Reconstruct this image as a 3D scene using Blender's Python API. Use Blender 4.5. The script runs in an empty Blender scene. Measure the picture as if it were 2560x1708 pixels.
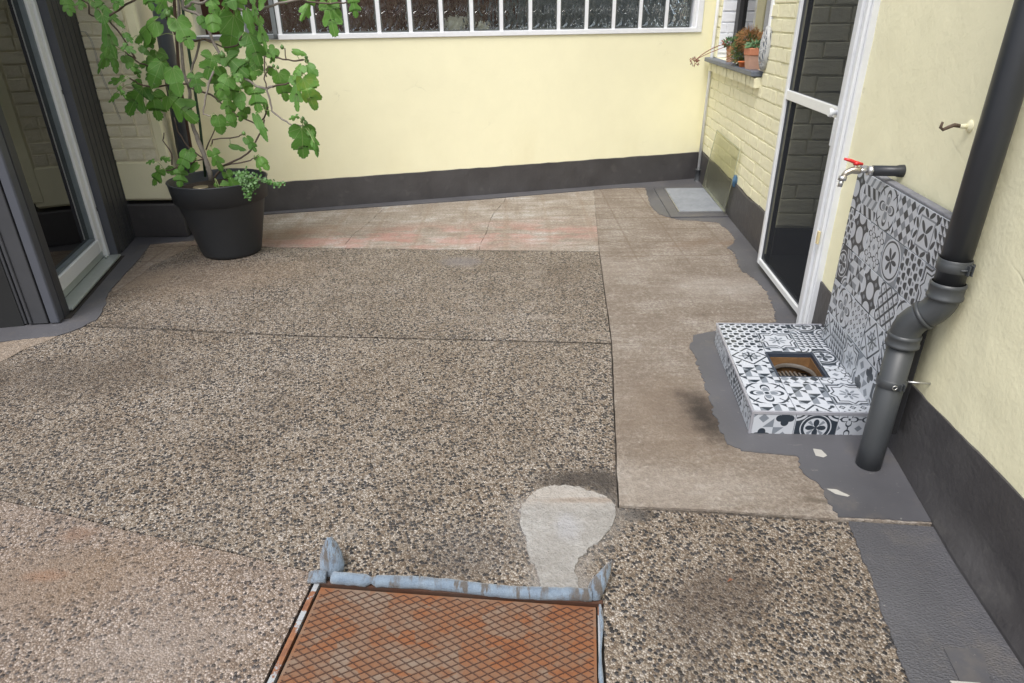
import bpy, bmesh, math, random
from mathutils import Vector, Matrix, Euler
from mathutils import noise as NZ
random.seed(7)
R_ = random.Random(11)
PI = math.pi

# ---------------------------------------------------------------- camera, sky, sun, exposure
S = bpy.context.scene
COL = S.collection
EYE = Vector((0, 0, 1.4)); FOC = 1654.0
MR = ((0.9999453, -0.01045968, 0.0), (-0.00463486, -0.44309288, 0.89646373), (-0.00937672, -0.89641469, -0.44311712))
cam = bpy.data.cameras.new('camera'); cam.sensor_width = 36; cam.lens = 36 * FOC / 2560; cam.clip_start = .05; cam.clip_end = 300
camo = bpy.data.objects.new('camera', cam); COL.objects.link(camo)
m = Matrix.Identity(4)
for r in range(3):
    m[r][0] = MR[r][0]; m[r][1] = -MR[r][1]; m[r][2] = -MR[r][2]
m.translation = EYE
camo.matrix_world = m; S.camera = camo
W = bpy.data.worlds.new('World'); S.world = W; W.use_nodes = True
SUN_EL, SUN_AZ = math.radians(60), math.radians(205)      # azimuth clockwise from +Y
nt = W.node_tree; nt.nodes.clear()
sky = nt.nodes.new('ShaderNodeTexSky'); sky.sky_type = 'NISHITA'; sky.sun_disc = False
sky.sun_elevation = SUN_EL; sky.sun_rotation = SUN_AZ; sky.dust_density = 4; sky.air_density = 1.0; sky.ozone_density = 1
hs = nt.nodes.new('ShaderNodeHueSaturation'); hs.inputs['Saturation'].default_value = .45
bg = nt.nodes.new('ShaderNodeBackground'); bg.inputs[1].default_value = .15
wo = nt.nodes.new('ShaderNodeOutputWorld')
nt.links.new(sky.outputs[0], hs.inputs['Color']); nt.links.new(hs.outputs[0], bg.inputs[0]); nt.links.new(bg.outputs[0], wo.inputs[0])
sl = bpy.data.lights.new('sun', 'SUN'); sl.energy = 1.4; sl.angle = math.radians(28); sl.color = (1, .975, .94)
so = bpy.data.objects.new('sun', sl); COL.objects.link(so)
d = Vector((math.sin(SUN_AZ) * math.cos(SUN_EL), math.cos(SUN_AZ) * math.cos(SUN_EL), math.sin(SUN_EL)))
so.rotation_euler = d.to_track_quat('Z', 'Y').to_euler(); so.location = (0, -3, 8)
S.view_settings.view_transform = 'Standard'; S.view_settings.look = 'None'; S.view_settings.gamma = 1
S.view_settings.exposure = .60

# ---------------------------------------------------------------- surveying helpers (a photo point -> a point on a real plane)
def ray(x, y):
    c = (x - 1280.0, y - 854.0, FOC)
    return Vector([sum(MR[i][k] * c[k] for k in range(3)) for i in range(3)])
def G(x, y, z=0.0):
    r = ray(x, y); return EYE + r * ((z - EYE.z) / r.z)
def V(x, y, P, dr):
    r = ray(x, y); n = (dr[1], -dr[0])
    return EYE + r * ((n[0] * P[0] + n[1] * P[1]) / (n[0] * r.x + n[1] * r.y))
KD = 2560 / 2350
def GD(x, y, z=0.0): return G(x * KD, y * KD, z)
def GP(pts, z=0.0): return [tuple(GD(x, y, z)[:2]) for x, y in pts]
def nd(x, y): l = math.hypot(x, y); return (x / l, y / l)
A0 = (1.262 * 1.4, 4.464 * 1.4); AD = nd(.073, 1)
B0 = (.93 * 1.4, 1.104 * 1.4); BD = nd(.115, 1)
RD = nd(1, .2786); LY = 4.572
class Wall:
    """s runs along the wall, z up, t out of the wall towards the yard"""
    def __init__(s, P, dr, flip): s.P, s.d = P, dr; s.n = (-dr[1], dr[0]) if flip else (dr[1], -dr[0])
    def at(w, s, z, t=0): return Vector((w.P[0] + w.d[0] * s + w.n[0] * t, w.P[1] + w.d[1] * s + w.n[1] * t, z))
    def hit(w, x, y, t=0):
        P = (w.P[0] + w.n[0] * t, w.P[1] + w.n[1] * t); p = V(x, y, P, w.d)
        return ((p.x - P[0]) * w.d[0] + (p.y - P[1]) * w.d[1], p.z)
WA = Wall(A0, AD, True)       # right-hand brick wall, s=0 in the far corner, negative towards the camera
WB = Wall(B0, BD, True)       # right-hand plaster wall
WR = Wall(A0, RD, False)      # rear wall, s=0 in the far corner
WL = Wall((0, LY), (1, 0), False)   # left brick pier facing the camera; s = x

# ---------------------------------------------------------------- node expression helper
class X:
    def __init__(s, T, o): s.T, s.o = T, o
    def _m(s, op, b=None, c=None): return s.T.math(op, s, b, c)
    def __add__(s, b): return s._m('ADD', b)
    __radd__ = __add__
    def __sub__(s, b): return s._m('SUBTRACT', b)
    def __rsub__(s, b): return s.T.math('SUBTRACT', b, s)
    def __mul__(s, b): return s._m('MULTIPLY', b)
    __rmul__ = __mul__
    def __truediv__(s, b): return s._m('DIVIDE', b)
    def __gt__(s, b): return s._m('GREATER_THAN', b)
    def __lt__(s, b): return s._m('LESS_THAN', b)
class Tr:
    def __init__(s, name):
        s.m = bpy.data.materials.new(name); s.m.use_nodes = True; s.t = s.m.node_tree
        s.b = s.t.nodes['Principled BSDF']; s._c = None; s.name = name
    def N(s, k): return s.t.nodes.new(k)
    def L(s, v, sock):
        if isinstance(v, X): s.t.links.new(v.o, sock)
        elif v is not None:
            if isinstance(v, (tuple, list)) and len(v) == 3 and sock.type == 'RGBA': v = tuple(v) + (1,)
            sock.default_value = v
    def math(s, op, a, b=None, c=None):
        n = s.N('ShaderNodeMath'); n.operation = op
        s.L(a, n.inputs[0]); s.L(b, n.inputs[1]); s.L(c, n.inputs[2]); return X(s, n.outputs[0])
    def pos(s):
        if not s._c: s._c = X(s, s.N('ShaderNodeTexCoord').outputs['Object'])
        return s._c
    def uv(s): return X(s, s.N('ShaderNodeTexCoord').outputs['UV'])
    def rnd(s): return X(s, s.N('ShaderNodeObjectInfo').outputs['Random'])
    def sep(s, v):
        n = s.N('ShaderNodeSeparateXYZ'); s.L(v, n.inputs[0]); return [X(s, o) for o in n.outputs]
    def comb(s, x, y, z=0.0):
        n = s.N('ShaderNodeCombineXYZ'); s.L(x, n.inputs[0]); s.L(y, n.inputs[1]); s.L(z, n.inputs[2]); return X(s, n.outputs[0])
    def map(s, v, sc=(1, 1, 1), rot=(0, 0, 0), loc=(0, 0, 0)):
        n = s.N('ShaderNodeMapping'); s.L(v, n.inputs[0]); n.inputs['Scale'].default_value = sc; n.inputs['Rotation'].default_value = rot; n.inputs['Location'].default_value = loc
        return X(s, n.outputs[0])
    def noise(s, sc, v=None, det=4, ro=.55, dist=0):
        n = s.N('ShaderNodeTexNoise'); s.L(v or s.pos(), n.inputs['Vector']); n.inputs['Scale'].default_value = sc
        n.inputs['Detail'].default_value = det; n.inputs['Roughness'].default_value = ro; n.inputs['Distortion'].default_value = dist
        return X(s, n.outputs['Fac'])
    def vor(s, sc, v=None, ft='F1', rnd=1.0):
        n = s.N('ShaderNodeTexVoronoi'); s.L(v or s.pos(), n.inputs['Vector']); n.inputs['Scale'].default_value = sc; n.feature = ft
        n.inputs['Randomness'].default_value = rnd
        return X(s, n.outputs['Distance']), (X(s, n.outputs['Color']) if ft == 'F1' else None)
    def ramp(s, f, st, interp='LINEAR'):
        n = s.N('ShaderNodeValToRGB'); s.L(f, n.inputs[0]); cr = n.color_ramp; cr.interpolation = interp
        while len(cr.elements) < len(st): cr.elements.new(.5)
        for e, (p, c) in zip(cr.elements, st):
            e.position = p; e.color = (c if len(c) == 4 else tuple(c) + (1,)) if isinstance(c, (tuple, list)) else (c, c, c, 1)
        return X(s, n.outputs[0])
    def mix(s, f, a, b, mode='MIX'):
        n = s.N('ShaderNodeMix'); n.data_type = 'RGBA'; n.blend_type = mode
        s.L(f, n.inputs[0]); s.L(a, n.inputs[6]); s.L(b, n.inputs[7]); return X(s, n.outputs[2])
    def ss(s, x, a, b):
        n = s.N('ShaderNodeMapRange'); n.interpolation_type = 'SMOOTHSTEP'
        s.L(x, n.inputs[0]); n.inputs[1].default_value = a; n.inputs[2].default_value = b; return X(s, n.outputs[0])
    def blob(s, x, y, cx, cy, rx, ry, ang=0, wob=None, soft=.5):
        dx, dy = x - cx, y - cy; c, n = math.cos(ang), math.sin(ang)
        a = (dx * c + dy * n) / rx; b = (dy * c - dx * n) / ry
        q = s.math('SQRT', a * a + b * b)
        if wob is not None: q = q + wob
        return s.ss(q, 1 + soft, max(0, 1 - soft))
    def bump(s, h, st=.5, dist=.01, nrm=None):
        n = s.N('ShaderNodeBump'); n.inputs['Strength'].default_value = st; n.inputs['Distance'].default_value = dist; s.L(h, n.inputs['Height'])
        if nrm is not None: s.L(nrm, n.inputs['Normal'])
        return X(s, n.outputs[0])
    def out(s, col=None, rough=.6, nrm=None, **k):
        s.L(col, s.b.inputs['Base Color']); s.L(rough, s.b.inputs['Roughness'])
        if nrm is not None: s.L(nrm, s.b.inputs['Normal'])
        for a, v in k.items(): s.L(v, s.b.inputs[a.replace('_', ' ')])
        return s.m
def frac(e): return e._m('FRACT')
def ab(e): return e._m('ABSOLUTE')
def mn(a, b): return a._m('MINIMUM', b)
def mx(a, b): return a._m('MAXIMUM', b)

def simple(name, col, rough=.5, metal=0, var=.12, sc=25, bump=.1, coat=0):
    T = Tr(name); n = T.noise(sc); n2 = T.noise(sc * .13)
    f = n * .5 + n2 * .5
    c = T.ramp(f, [(.3, [max(0, x * (1 - var)) for x in col]), (.7, [min(1, x * (1 + var)) for x in col])])
    return T.out(c, rough, T.bump(n, bump, .004), Metallic=metal, Coat_Weight=coat)
M = {}
# painted render, cream
def m_plaster(name, col, skew=1.0):
    T = Tr(name); p = T.pos()
    big = T.noise(1.1, det=3); mid = T.noise(7, det=5); fine = T.noise(70, det=4)
    c = T.ramp(big * .6 + mid * .4, [(.33, [x * .97 for x in col]), (.66, [min(1, x * 1.02) for x in col])])
    x, y, z = T.sep(p)
    low = T.ss(z, .75, .26) * T.ss(T.noise(3, T.map(p, (1, 1, .25))), .45, .7)
    c = T.mix(low * .25, c, [col[0] * .86, col[1] * .82, col[2] * .72])
    e, _ = T.vor(1.6, T.mix(.12, p, X(T, T.t.nodes[-1].outputs[0]) if False else p), 'DISTANCE_TO_EDGE')
    w = T.noise(5, det=6); ck, _ = T.vor(1.3, T.comb(x + w * .35, y + w * .3, z + w * .35), 'DISTANCE_TO_EDGE')
    crack = T.ss(ck, .006, .0) * T.ss(T.noise(1.7, T.map(p, loc=(3, 1, 7))), .56, .66)
    c = T.mix(crack * .5, c, [x_ * .6 for x_ in col])
    h = fine * .35 + T.noise(22, det=3) * .5 + T.noise(3.0) * 1.2 - crack * .5
    return T.out(c, .75, T.bump(h, .45 * skew, .012))
M['cream'] = m_plaster('cream_plaster', (.90, .862, .61), .6)
M['brickpaint'] = m_plaster('cream_painted_brick', (.86, .83, .60), 1.2)
M['brickpaintL'] = m_plaster('beige_painted_brick', (.87, .82, .63), 1.2)
M['white'] = simple('white_painted_masonry', (.80, .82, .86), .6, var=.05, bump=.3)
def m_skirt():
    T = Tr('anthracite_skirting_paint'); n = T.noise(4, det=5); f = T.noise(45, det=4)
    c = T.ramp(n, [(.3, (.050, .047, .049)), (.7, (.074, .071, .073))])
    dust = T.ss(T.noise(9, det=6), .58, .72)
    c = T.mix(dust * .35, c, (.12, .115, .11))
    return T.out(c, T.ramp(n, [(.3, .38), (.7, .6)]), T.bump(f * .5 + T.noise(12) * .8, .5, .01))
M['skirt'] = m_skirt()
M['slate'] = simple('slate_sill', (.13, .15, .19), .5, var=.25, bump=.5)
def m_agg(name, warm=1.0, dark=.20, seed=0.0, pale=0.0, stains=(), joints=(), soft=.12):
    T = Tr(name); p = T.map(T.pos(), loc=(seed, seed * .7, 0)); x, y, z = T.sep(T.pos())
    pw = T.map(p, (1, .9, 1), (0, 0, .4))
    d1, c1 = T.vor(185, pw); r, g, b = T.sep(c1)
    col = T.ramp(r, [(0, (.155, .115, .08)), (.18, (.25, .20, .155)), (.38, (.38, .33, .27)), (.6, (.47, .43, .375)), (.8, (.56, .54, .51)), (1, (.80, .78, .75))])
    col = T.mix(T.ss(d1, .38, .75) * .8, col, (.10, .08, .06))
    d2, c2 = T.vor(96, T.map(p, (1, 1, 1), (0, 0, -.3), (3.1, 1.7, 0)), rnd=.95); r2, g2, b2 = T.sep(c2)
    dens = T.noise(1.6, T.map(p, loc=(5, 5, 0)), det=3)
    thr = T.math('MULTIPLY_ADD', dens, -.55, 1.05 + .035 - dark)
    isd = (r2 > thr) * T.ss(d2, .62, .50)
    dk = T.ramp(g2, [(0, (.018, .018, .022)), (.65, (.042, .045, .055)), (1, (.12, .115, .12))])
    col = T.mix(isd, col, dk)
    bn = T.noise(1.3, T.map(p, loc=(9, 2, 0)), det=5); bm = T.noise(5.5, p, det=6)
    tint = T.ramp(bn * .6 + bm * .4, [(.30, (.66, .58, .50)), (.48, (.95, .90, .84)), (.68, (1.12, 1.1, 1.08))])
    col = T.mix(1.0, col, tint, 'MULTIPLY')
    dirt = T.ss(T.noise(2.6, T.map(p, loc=(1, 8, 0)), det=7, ro=.65), .54, .72)
    col = T.mix(dirt * .45, col, (.11, .085, .065))
    sc = T.ss(T.noise(3.7, T.map(p, loc=(4, 3, 0)), det=6), .60, .74)
    col = T.mix(sc * (.35 + pale), col, (.44, .40, .355))
    wob = T.noise(14, det=5) * .9 - .45
    for cx, cy, rx, ry, an, cc, am in stains[::-1]:
        col = T.mix(T.blob(x, y, cx, cy, rx, ry, an, wob, .6) * am, col, cc)
    for (xa, ya), (xb, yb) in joints:
        ux, uy = xb - xa, yb - ya; L2 = ux * ux + uy * uy; t = T.math('MULTIPLY', ((x - xa) * ux + (y - ya) * uy), 1 / L2); t = mx(mn(t, x * 0 + 1.0), x * 0)
        ddx, ddy = x - xa - t * ux, y - ya - t * uy; dd = T.math('SQRT', ddx * ddx + ddy * ddy); col = T.mix(T.ss(dd + wob * .004, .012, .002) * .75, col, (.05, .04, .032))
    col = T.mix(1.0, col, [.645 * warm, .625, .61], 'MULTIPLY'); col = T.mix(soft * T.ss(T.noise(2.1, T.map(p, loc=(2, 6, 0)), det=6, ro=.65), .25, .75), col, [.205 * warm, .18, .155])
    hgt = T.ss(d1, .7, .1) * .6 + isd * T.ss(d2, .6, .2) * 1.0
    return T.out(col, T.ramp(b, [(0, .45), (1, .85)]), T.bump(hgt, .75, .0045))
def jl_(l): q = GP(l); return list(zip(q, q[1:]))
def st(x, y, rx, ry, an, c, a): p = GD(x, y); return (p.x, p.y, rx, ry, an, c, a)
M['agg1'] = m_agg('exposed_aggregate_rear', 1.0, .22, 0.0, .25, [st(480, 640, .55, .25, .3, (.34, .25, .17), .35), st(1060, 600, .12, .08, 0, (.26, .25, .27), .6), st(330, 640, .25, .12, .8, (.42, .34, .26), .6)], joints=jl_([(150, 746), (700, 771), (1405, 788)]) + jl_([(440, 563), (1376, 577)]))
PCL = (.36, .345, .325)
M['agg2'] = m_agg('exposed_aggregate_middle', 1.0, .22, 3.3, .0, [st(1305, 1178, .165, .095, 0, PCL, .85), st(1290, 1225, .125, .10, 0, PCL, .85), st(1282, 1300, .078, .11, 0, PCL, .85), st(1282, 1345, .085, .04, 0, PCL, .8), st(150, 860, .5, .18, 0, (.10, .075, .055), .45), st(1340, 1100, .16, .05, 0, (.06, .05, .045), .85), st(1395, 1140, .035, .12, 0, (.05, .04, .035), .8),
     st(1080, 1260, .14, .10, 0, (.10, .1, .11), .3), st(1640, 1380, .18, .10, .5, (.09, .065, .05), .6), st(1460, 1180, .05, .025, 0, (.04, .033, .03), .85)], joints=jl_([(150, 746), (700, 771), (1405, 788), (1421, 1162), (1925, 1194), (2161, 1205)]))
M['agg3'] = m_agg('exposed_aggregate_front', 1.06, .05, 7.1, .05, [st(100, 1320, .06, .02, 0, (.36, .18, .08), .5), st(180, 1225, .05, .03, 0, (.28, .16, .09), .6), st(120, 1330, .3, .12, .2, (.30, .215, .13), .45), st(350, 1490, .22, .08, .3, (.40, .37, .33), .35)], soft=.45)
def m_conc(name, c0, c1, c2, pink=0.0, stains=(), streak=1.0):
    T = Tr(name); p = T.pos(); x, y, z = T.sep(p)
    s1 = T.noise(1.0, T.map(p, (3.5, 22, 1)), det=6, ro=.6); s2 = T.noise(1.0, T.map(p, (26, 4, 1)), det=5); n = T.noise(3.1, det=9, ro=.72); f = T.noise(160, det=3); f2 = T.noise(60, det=4)
    q = n * .62 - .06 + s1 * (.32 * streak) + s2 * (.12 * streak) + (1 - streak) * .22 + .03
    col = T.ramp(q, [(.33, c0), (.5, c1), (.66, c2)])
    col = T.mix(T.ss(f * .55 + f2 * .45, .40, .60), T.mix(.55 if name != 'fresh_mortar' else .16, col, (.09, .068, .052)), col)
    col = T.mix(T.ss(f2, .60, .72) * (.28 if name != 'fresh_mortar' else .08), col, (.50, .47, .44))
    if pink:
        w = T.noise(3.0, T.map(p, (1, 1.7, 1)), det=7, ro=.7); b = T.blob(x, y, GD(1000, 545).x, GD(1000, 545).y, 1.5, .26, .12, None, .8)
        col = T.mix(T.ss(w, .42, .60) * b * pink * .5, col, (.43, .19, .165))
        # square tile ghosts
        gx = ab(frac(x * 3.2 + s2 * .25) - .5); gy = ab(frac((y - x * .27) * 4.0 + .3) - .5)
        col = T.mix(mx(T.ss(gx, .42, .5), T.ss(gy, .42, .5)) * .30, col, (.21, .15, .10))
    else:
        gy = ab(frac(y * 3.4 + s2 * .2 + .15) - .5); up = T.ss(y, 3.3, 4.2); gx = ab(frac(x * 3.2 + .45) - .5)
        col = T.mix(mx(T.ss(gy, .45, .5), T.ss(gx, .46, .5) * .7) * up * .75, col, (.13, .095, .07))
    wob = (T.noise(5, det=8, ro=.7) - .5) * 2.6
    for cx, cy, rx, ry, an, cc, am in stains[::-1]:
        col = T.mix(T.blob(x, y, cx, cy, rx, ry, an, wob, .7) * am, col, cc)
    return T.out(col, .85, T.bump(f * .9 + f2 * 1.2 + s1 * .6 + (T.noise(24, det=6) * 2.5 if name == 'fresh_mortar' else n * .4), .8, .006))
M['conc_rear'] = m_conc('pale_concrete_with_red_residue', (.185, .145, .108), (.33, .29, .245), (.53, .515, .49), 1.0, [st(700, 530, .35, .10, .2, (.25, .16, .10), .4), st(560, 555, .5, .12, .2, (.27, .17, .11), .35)])
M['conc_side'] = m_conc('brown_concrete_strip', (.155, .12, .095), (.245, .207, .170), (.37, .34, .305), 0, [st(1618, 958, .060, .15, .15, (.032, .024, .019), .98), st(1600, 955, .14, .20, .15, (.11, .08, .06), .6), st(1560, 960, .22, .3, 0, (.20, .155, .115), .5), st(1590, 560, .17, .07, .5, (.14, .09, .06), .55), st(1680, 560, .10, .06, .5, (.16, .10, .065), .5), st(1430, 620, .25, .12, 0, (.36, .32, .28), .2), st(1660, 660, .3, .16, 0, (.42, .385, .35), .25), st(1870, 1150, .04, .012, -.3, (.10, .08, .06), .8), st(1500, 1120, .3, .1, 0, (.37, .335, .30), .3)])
M['conc_tan'] = m_conc('tan_concrete_margin', (.22, .165, .12), (.29, .235, .185), (.38, .35, .32), 0, [], .6)
M['patch'] = m_conc('fresh_mortar', (.20, .188, .172), (.305, .295, .28), (.42, .42, .415), 0, [st(1300, 1210, .035, .05, 0, (.33, .33, .345), .7), st(1340, 1150, .14, .012, 0, (.25, .2, .16), .7), st(1290, 1140, .18, .05, 0, (.40, .36, .32), .5)], .3)
def m_floorpaint(name, rough_bump):
    T = Tr(name); p = T.pos(); x, y, z = T.sep(p); n = T.noise(2.3, det=5); f = T.noise(90, det=3)
    c = T.ramp(n, [(.3, (.072, .072, .080)), (.7, (.108, .108, .119))])
    sc = T.ss(T.noise(16, T.map(p, (1, 2.5, 1)), det=6, ro=.7), .63, .70)
    c = T.mix(sc * (.5 if rough_bump < .5 else .1), c, (.22, .21, .20)); tiny = T.ss(T.noise(75, det=3), .70, .74) * T.ss(T.noise(3.3, det=4), .45, .6); c = T.mix(tiny * .6, c, (.32, .31, .29)); dd_ = T.ss(T.noise(5, T.map(p, loc=(7, 1, 2)), det=7, ro=.7), .52, .66); c = T.mix(dd_ * .35, c, (.15, .135, .12))
    if rough_bump > .5:
        d, _ = T.vor(130, T.map(p, (1, 1.6, 1)), 'SMOOTH_F1' if False else 'F1'); h = T.ss(d, .8, .1) + T.noise(60, det=3)
        return T.out(c, .55, T.bump(h * .7 + T.noise(160, det=2) * .6, .5, .0045))
    return T.out(c, T.ramp(n, [(.3, .42), (.7, .6)]), T.bump(f * .4 + T.noise(14) * .6, .25, .006))
M['fpaint'] = m_floorpaint('grey_floor_paint', .2); M['fpaintR'] = m_floorpaint('grey_paint_over_pebbles', .9)
M['chip'] = simple('bare_chipped_spot', (.40, .39, .36), .8, bump=.3)
M['bed'] = simple('dark_joint_soil', (.03, .026, .022), .95, var=.4, bump=.8)
M['earth'] = simple('earth', (.12, .10, .08), .95, var=.3)
M['clad'] = simple('grey_cladding', (.043, .045, .051), .55, var=.14, sc=9, bump=.12)
M['cladtrim'] = simple('blue_grey_trim', (.070, .076, .094), .55, var=.08, sc=9)
M['cladgap'] = simple('groove_black', (.012, .012, .014), .8)
M['pvc'] = simple('white_upvc', (.74, .76, .78), .3, var=.03, bump=.02, coat=.2)
M['pvcold'] = simple('weathered_white_upvc', (.66, .68, .71), .42, var=.08, sc=14, bump=.05)
M['alu'] = simple('sill_aluminium', (.48, .52, .50), .38, .5, var=.08, bump=.05)
M['seal'] = simple('grey_rubber_seal', (.14, .17, .19), .5)
M['blk'] = simple('black_rubber', (.02, .02, .022), .5)
M['pipe'] = simple('anthracite_pvc_pipe', (.050, .055, .060), .42, var=.12, sc=8, bump=.06)
M['pipehi'] = simple('dark_downpipe_pvc', (.027, .030, .036), .38, var=.15, sc=8, bump=.05)
M['whitepipe'] = simple('thin_white_pipe', (.82, .83, .84), .45, var=.08)
M['steel'] = simple('galvanised_steel', (.55, .55, .55), .35, .9, var=.12, bump=.2)
M['brass'] = simple('nickel_brass', (.55, .50, .42), .3, .9, var=.1)
M['red'] = simple('red_plastic', (.62, .03, .03), .35, var=.08)
M['brassy'] = simple('brass_catch', (.72, .62, .38), .4, .3)
M['potdark'] = simple('anthracite_pot_plastic', (.028, .032, .038), .48, var=.12, sc=10, bump=.08)
M['soil'] = simple('potting_soil', (.03, .02, .014), .95, var=.5, sc=60, bump=1)
M['terra'] = simple('terracotta', (.50, .20, .11), .8, var=.15, sc=30, bump=.3)
M['terrapale'] = simple('chalky_terracotta', (.52, .32, .24), .85, var=.2, sc=12, bump=.3)
M['greypot'] = simple('grey_green_pot', (.17, .21, .20), .5, var=.1)
M['wick'] = simple('grey_wicker', (.42, .43, .43), .7, var=.25)
M['wickin'] = simple('blue_grey_cloth', (.20, .24, .31), .9)
M['conifer'] = simple('mossy_green', (.075, .13, .03), .7, var=.5, sc=40)
M['rust_plant'] = simple('dry_brown_sprigs', (.28, .14, .05), .8, var=.4, sc=40)
M['succ'] = simple('blue_green_succulent', (.10, .20, .09), .5, var=.3, sc=30)
M['redstem'] = simple('red_brown_stem', (.24, .075, .045), .7, var=.3)
M['wood'] = simple('raw_wood', (.20, .105, .04), .8, var=.5, sc=18, bump=.4)
M['plaster_grey'] = simple('grout_grey', (.26, .27, .28), .8)
M['grout'] = simple('dark_tile_grout', (.07, .07, .075), .85)
M['profile'] = simple('satin_edge_profile', (.55, .56, .62), .3, .55, var=.04)
M['bark'] = simple('grey_fig_bark', (.23, .205, .18), .8, var=.4, sc=50, bump=.7)
M['twig'] = simple('dark_twig_bark', (.085, .06, .045), .8, var=.4, sc=60, bump=.7)
M['cane'] = simple('green_plastic_cane', (.02, .055, .03), .5)
M['stake'] = simple('brown_stake', (.10, .06, .045), .7, var=.3)
M['fig'] = simple('green_fig_skin', (.10, .20, .05), .45, var=.25, sc=40)
M['felt'] = None
def m_felt():
    T = Tr('blue_foam_strip'); f = T.noise(220, det=4); x, y, z = T.sep(T.pos())
    n = T.noise(1.0, T.map(T.pos(), (42, 10, 10)), det=5, ro=.7); n2 = T.noise(7, det=5)
    c = T.ramp(T.noise(30, det=5), [(.3, (.13, .175, .235)), (.7, (.195, .25, .315))])
    c = T.mix(T.ss(n, .48, .60) * T.ss(n2, .36, .52) * .85, c, (.08, .06, .04))
    return T.out(c, .95, T.bump(f, .8, .004), Sheen_Weight=.3)
M['felt'] = m_felt()
def m_rust(name, ribs):
    T = Tr(name); p = T.pos()
    a = T.noise(4.2, det=7, ro=.62); b = T.noise(26, det=6, ro=.6); f = T.noise(150, det=3)
    d, c = T.vor(19, T.map(p, (1, 1.5, 1))); r, g, bb = T.sep(c)
    xx, yy, zz = T.sep(p); q = a * .50 + b * .28 + r * .16 + T.ss(xx, -.7, .3) * .05
    base = T.ramp(q, [(.30, (.215, .18, .145)), (.40, (.19, .125, .085)), (.49, (.185, .093, .05)), (.57, (.215, .082, .031)), (.70, (.10, .042, .024))])
    if ribs: base = T.mix(.8, base, (.05, .024, .018))
    sp = T.ss(T.noise(70, det=4), .62, .7); base = T.mix(sp * .4, base, (.09, .045, .03))
    return T.out(base, .7, T.bump(f * .5 + b * .7, .5, .004), Metallic=.05)
M['rust'] = m_rust('rusty_plate', False); M['rustrib'] = m_rust('rusty_rib', True)
def m_rustframe():
    T = Tr('flaking_grey_paint_over_rust'); n = T.noise(9, det=7, ro=.65)
    c = T.mix(T.ss(n, .50, .54), (.33, .35, .37), T.ramp(T.noise(40), [(.3, (.12, .05, .03)), (.7, (.30, .13, .06))]))
    return T.out(c, .7, T.bump(n, .5, .006))
M['rustframe'] = m_rustframe()
def m_mat():
    T = Tr('grey_brushed_mat'); n = T.noise(1, T.map(T.pos(), (30, 120, 1), (0, 0, .1)), det=5)
    c = T.ramp(n * .6 + T.noise(8) * .4, [(.3, (.15, .165, .19)), (.7, (.28, .30, .335))])
    return T.out(c, .8, T.bump(n, .5, .004))
M['mat'] = m_mat()
def m_leaf(name, c0, c1, back):
    T = Tr(name); u, v, _ = T.sep(T.uv()); x = ab(u - .5)
    y = v - .12
    vein = T.ss(x, .016, .004)
    for ang, ln in ((38, .75), (72, .5), (118, .3)):
        s_, c_ = math.sin(math.radians(ang)), math.cos(math.radians(ang))
        dd = ab(x * c_ - y * s_); al = x * s_ + y * c_
        vein = mx(vein, T.ss(dd, .010, .002) * (al > 0.0))
    side = ab(frac((y - x * .8) * 9.0) - .5); vein2 = T.ss(side, .07, .0) * .35
    r = T.rnd(); n = T.noise(16, det=4)
    c = T.mix(n * .5 + r * .5, c0, c1)
    c = T.mix(mx(vein, vein2) * .62, c, (.30, .40, .16))
    geo = T.N('ShaderNodeNewGeometry'); c = T.mix(X(T, geo.outputs['Backfacing']), c, back)
    yel = (r > .985) * T.ss(T.noise(5), .4, .6); c = T.mix(yel * .2, c, (.42, .38, .05))
    T.out(c, .5, T.bump(mx(vein, vein2) + n * .4, .35, .004))
    # light passes through the blade
    tr = T.N('ShaderNodeBsdfTranslucent'); T.L(T.mix(.5, c, (.16, .34, .04)), tr.inputs[0]); ms = T.N('ShaderNodeMixShader'); ms.inputs[0].default_value = .28
    o = T.t.nodes['Material Output']; T.t.links.new(T.b.outputs[0], ms.inputs[1]); T.t.links.new(tr.outputs[0], ms.inputs[2]); T.t.links.new(ms.outputs[0], o.inputs[0])
    return T.m
M['leaf'] = m_leaf('fig_leaf_green', (.040, .15, .018), (.15, .33, .055), (.12, .21, .06))
M['leafy'] = m_leaf('small_leaf_green', (.05, .15, .025), (.10, .22, .04), (.10, .2, .05))
def m_glass(name, tint, refl=.14, rough=.0, trans=.86, dist=None):
    """flat pane: see-through part + mirror part"""
    T = Tr(name); t = T.N('ShaderNodeBsdfTransparent'); t.inputs[0].default_value = tuple(tint) + (1,)
    g = T.N('ShaderNodeBsdfGlossy'); g.inputs['Roughness'].default_value = rough; ms = T.N('ShaderNodeMixShader')
    fr = T.N('ShaderNodeFresnel'); fr.inputs[0].default_value = 1.5; f = X(T, fr.outputs[0]) * 1.5 + refl; T.L(f._m('MINIMUM', 1.0), ms.inputs[0])
    T.t.links.new(t.outputs[0], ms.inputs[1]); T.t.links.new(g.outputs[0], ms.inputs[2]); T.t.links.new(ms.outputs[0], T.t.nodes['Material Output'].inputs[0]); return T.m
M['doorglass'] = m_glass('door_glass', (.55, .6, .58), .10)
M['winglass'] = m_glass('window_glass', (.5, .52, .6), .08)
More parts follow.
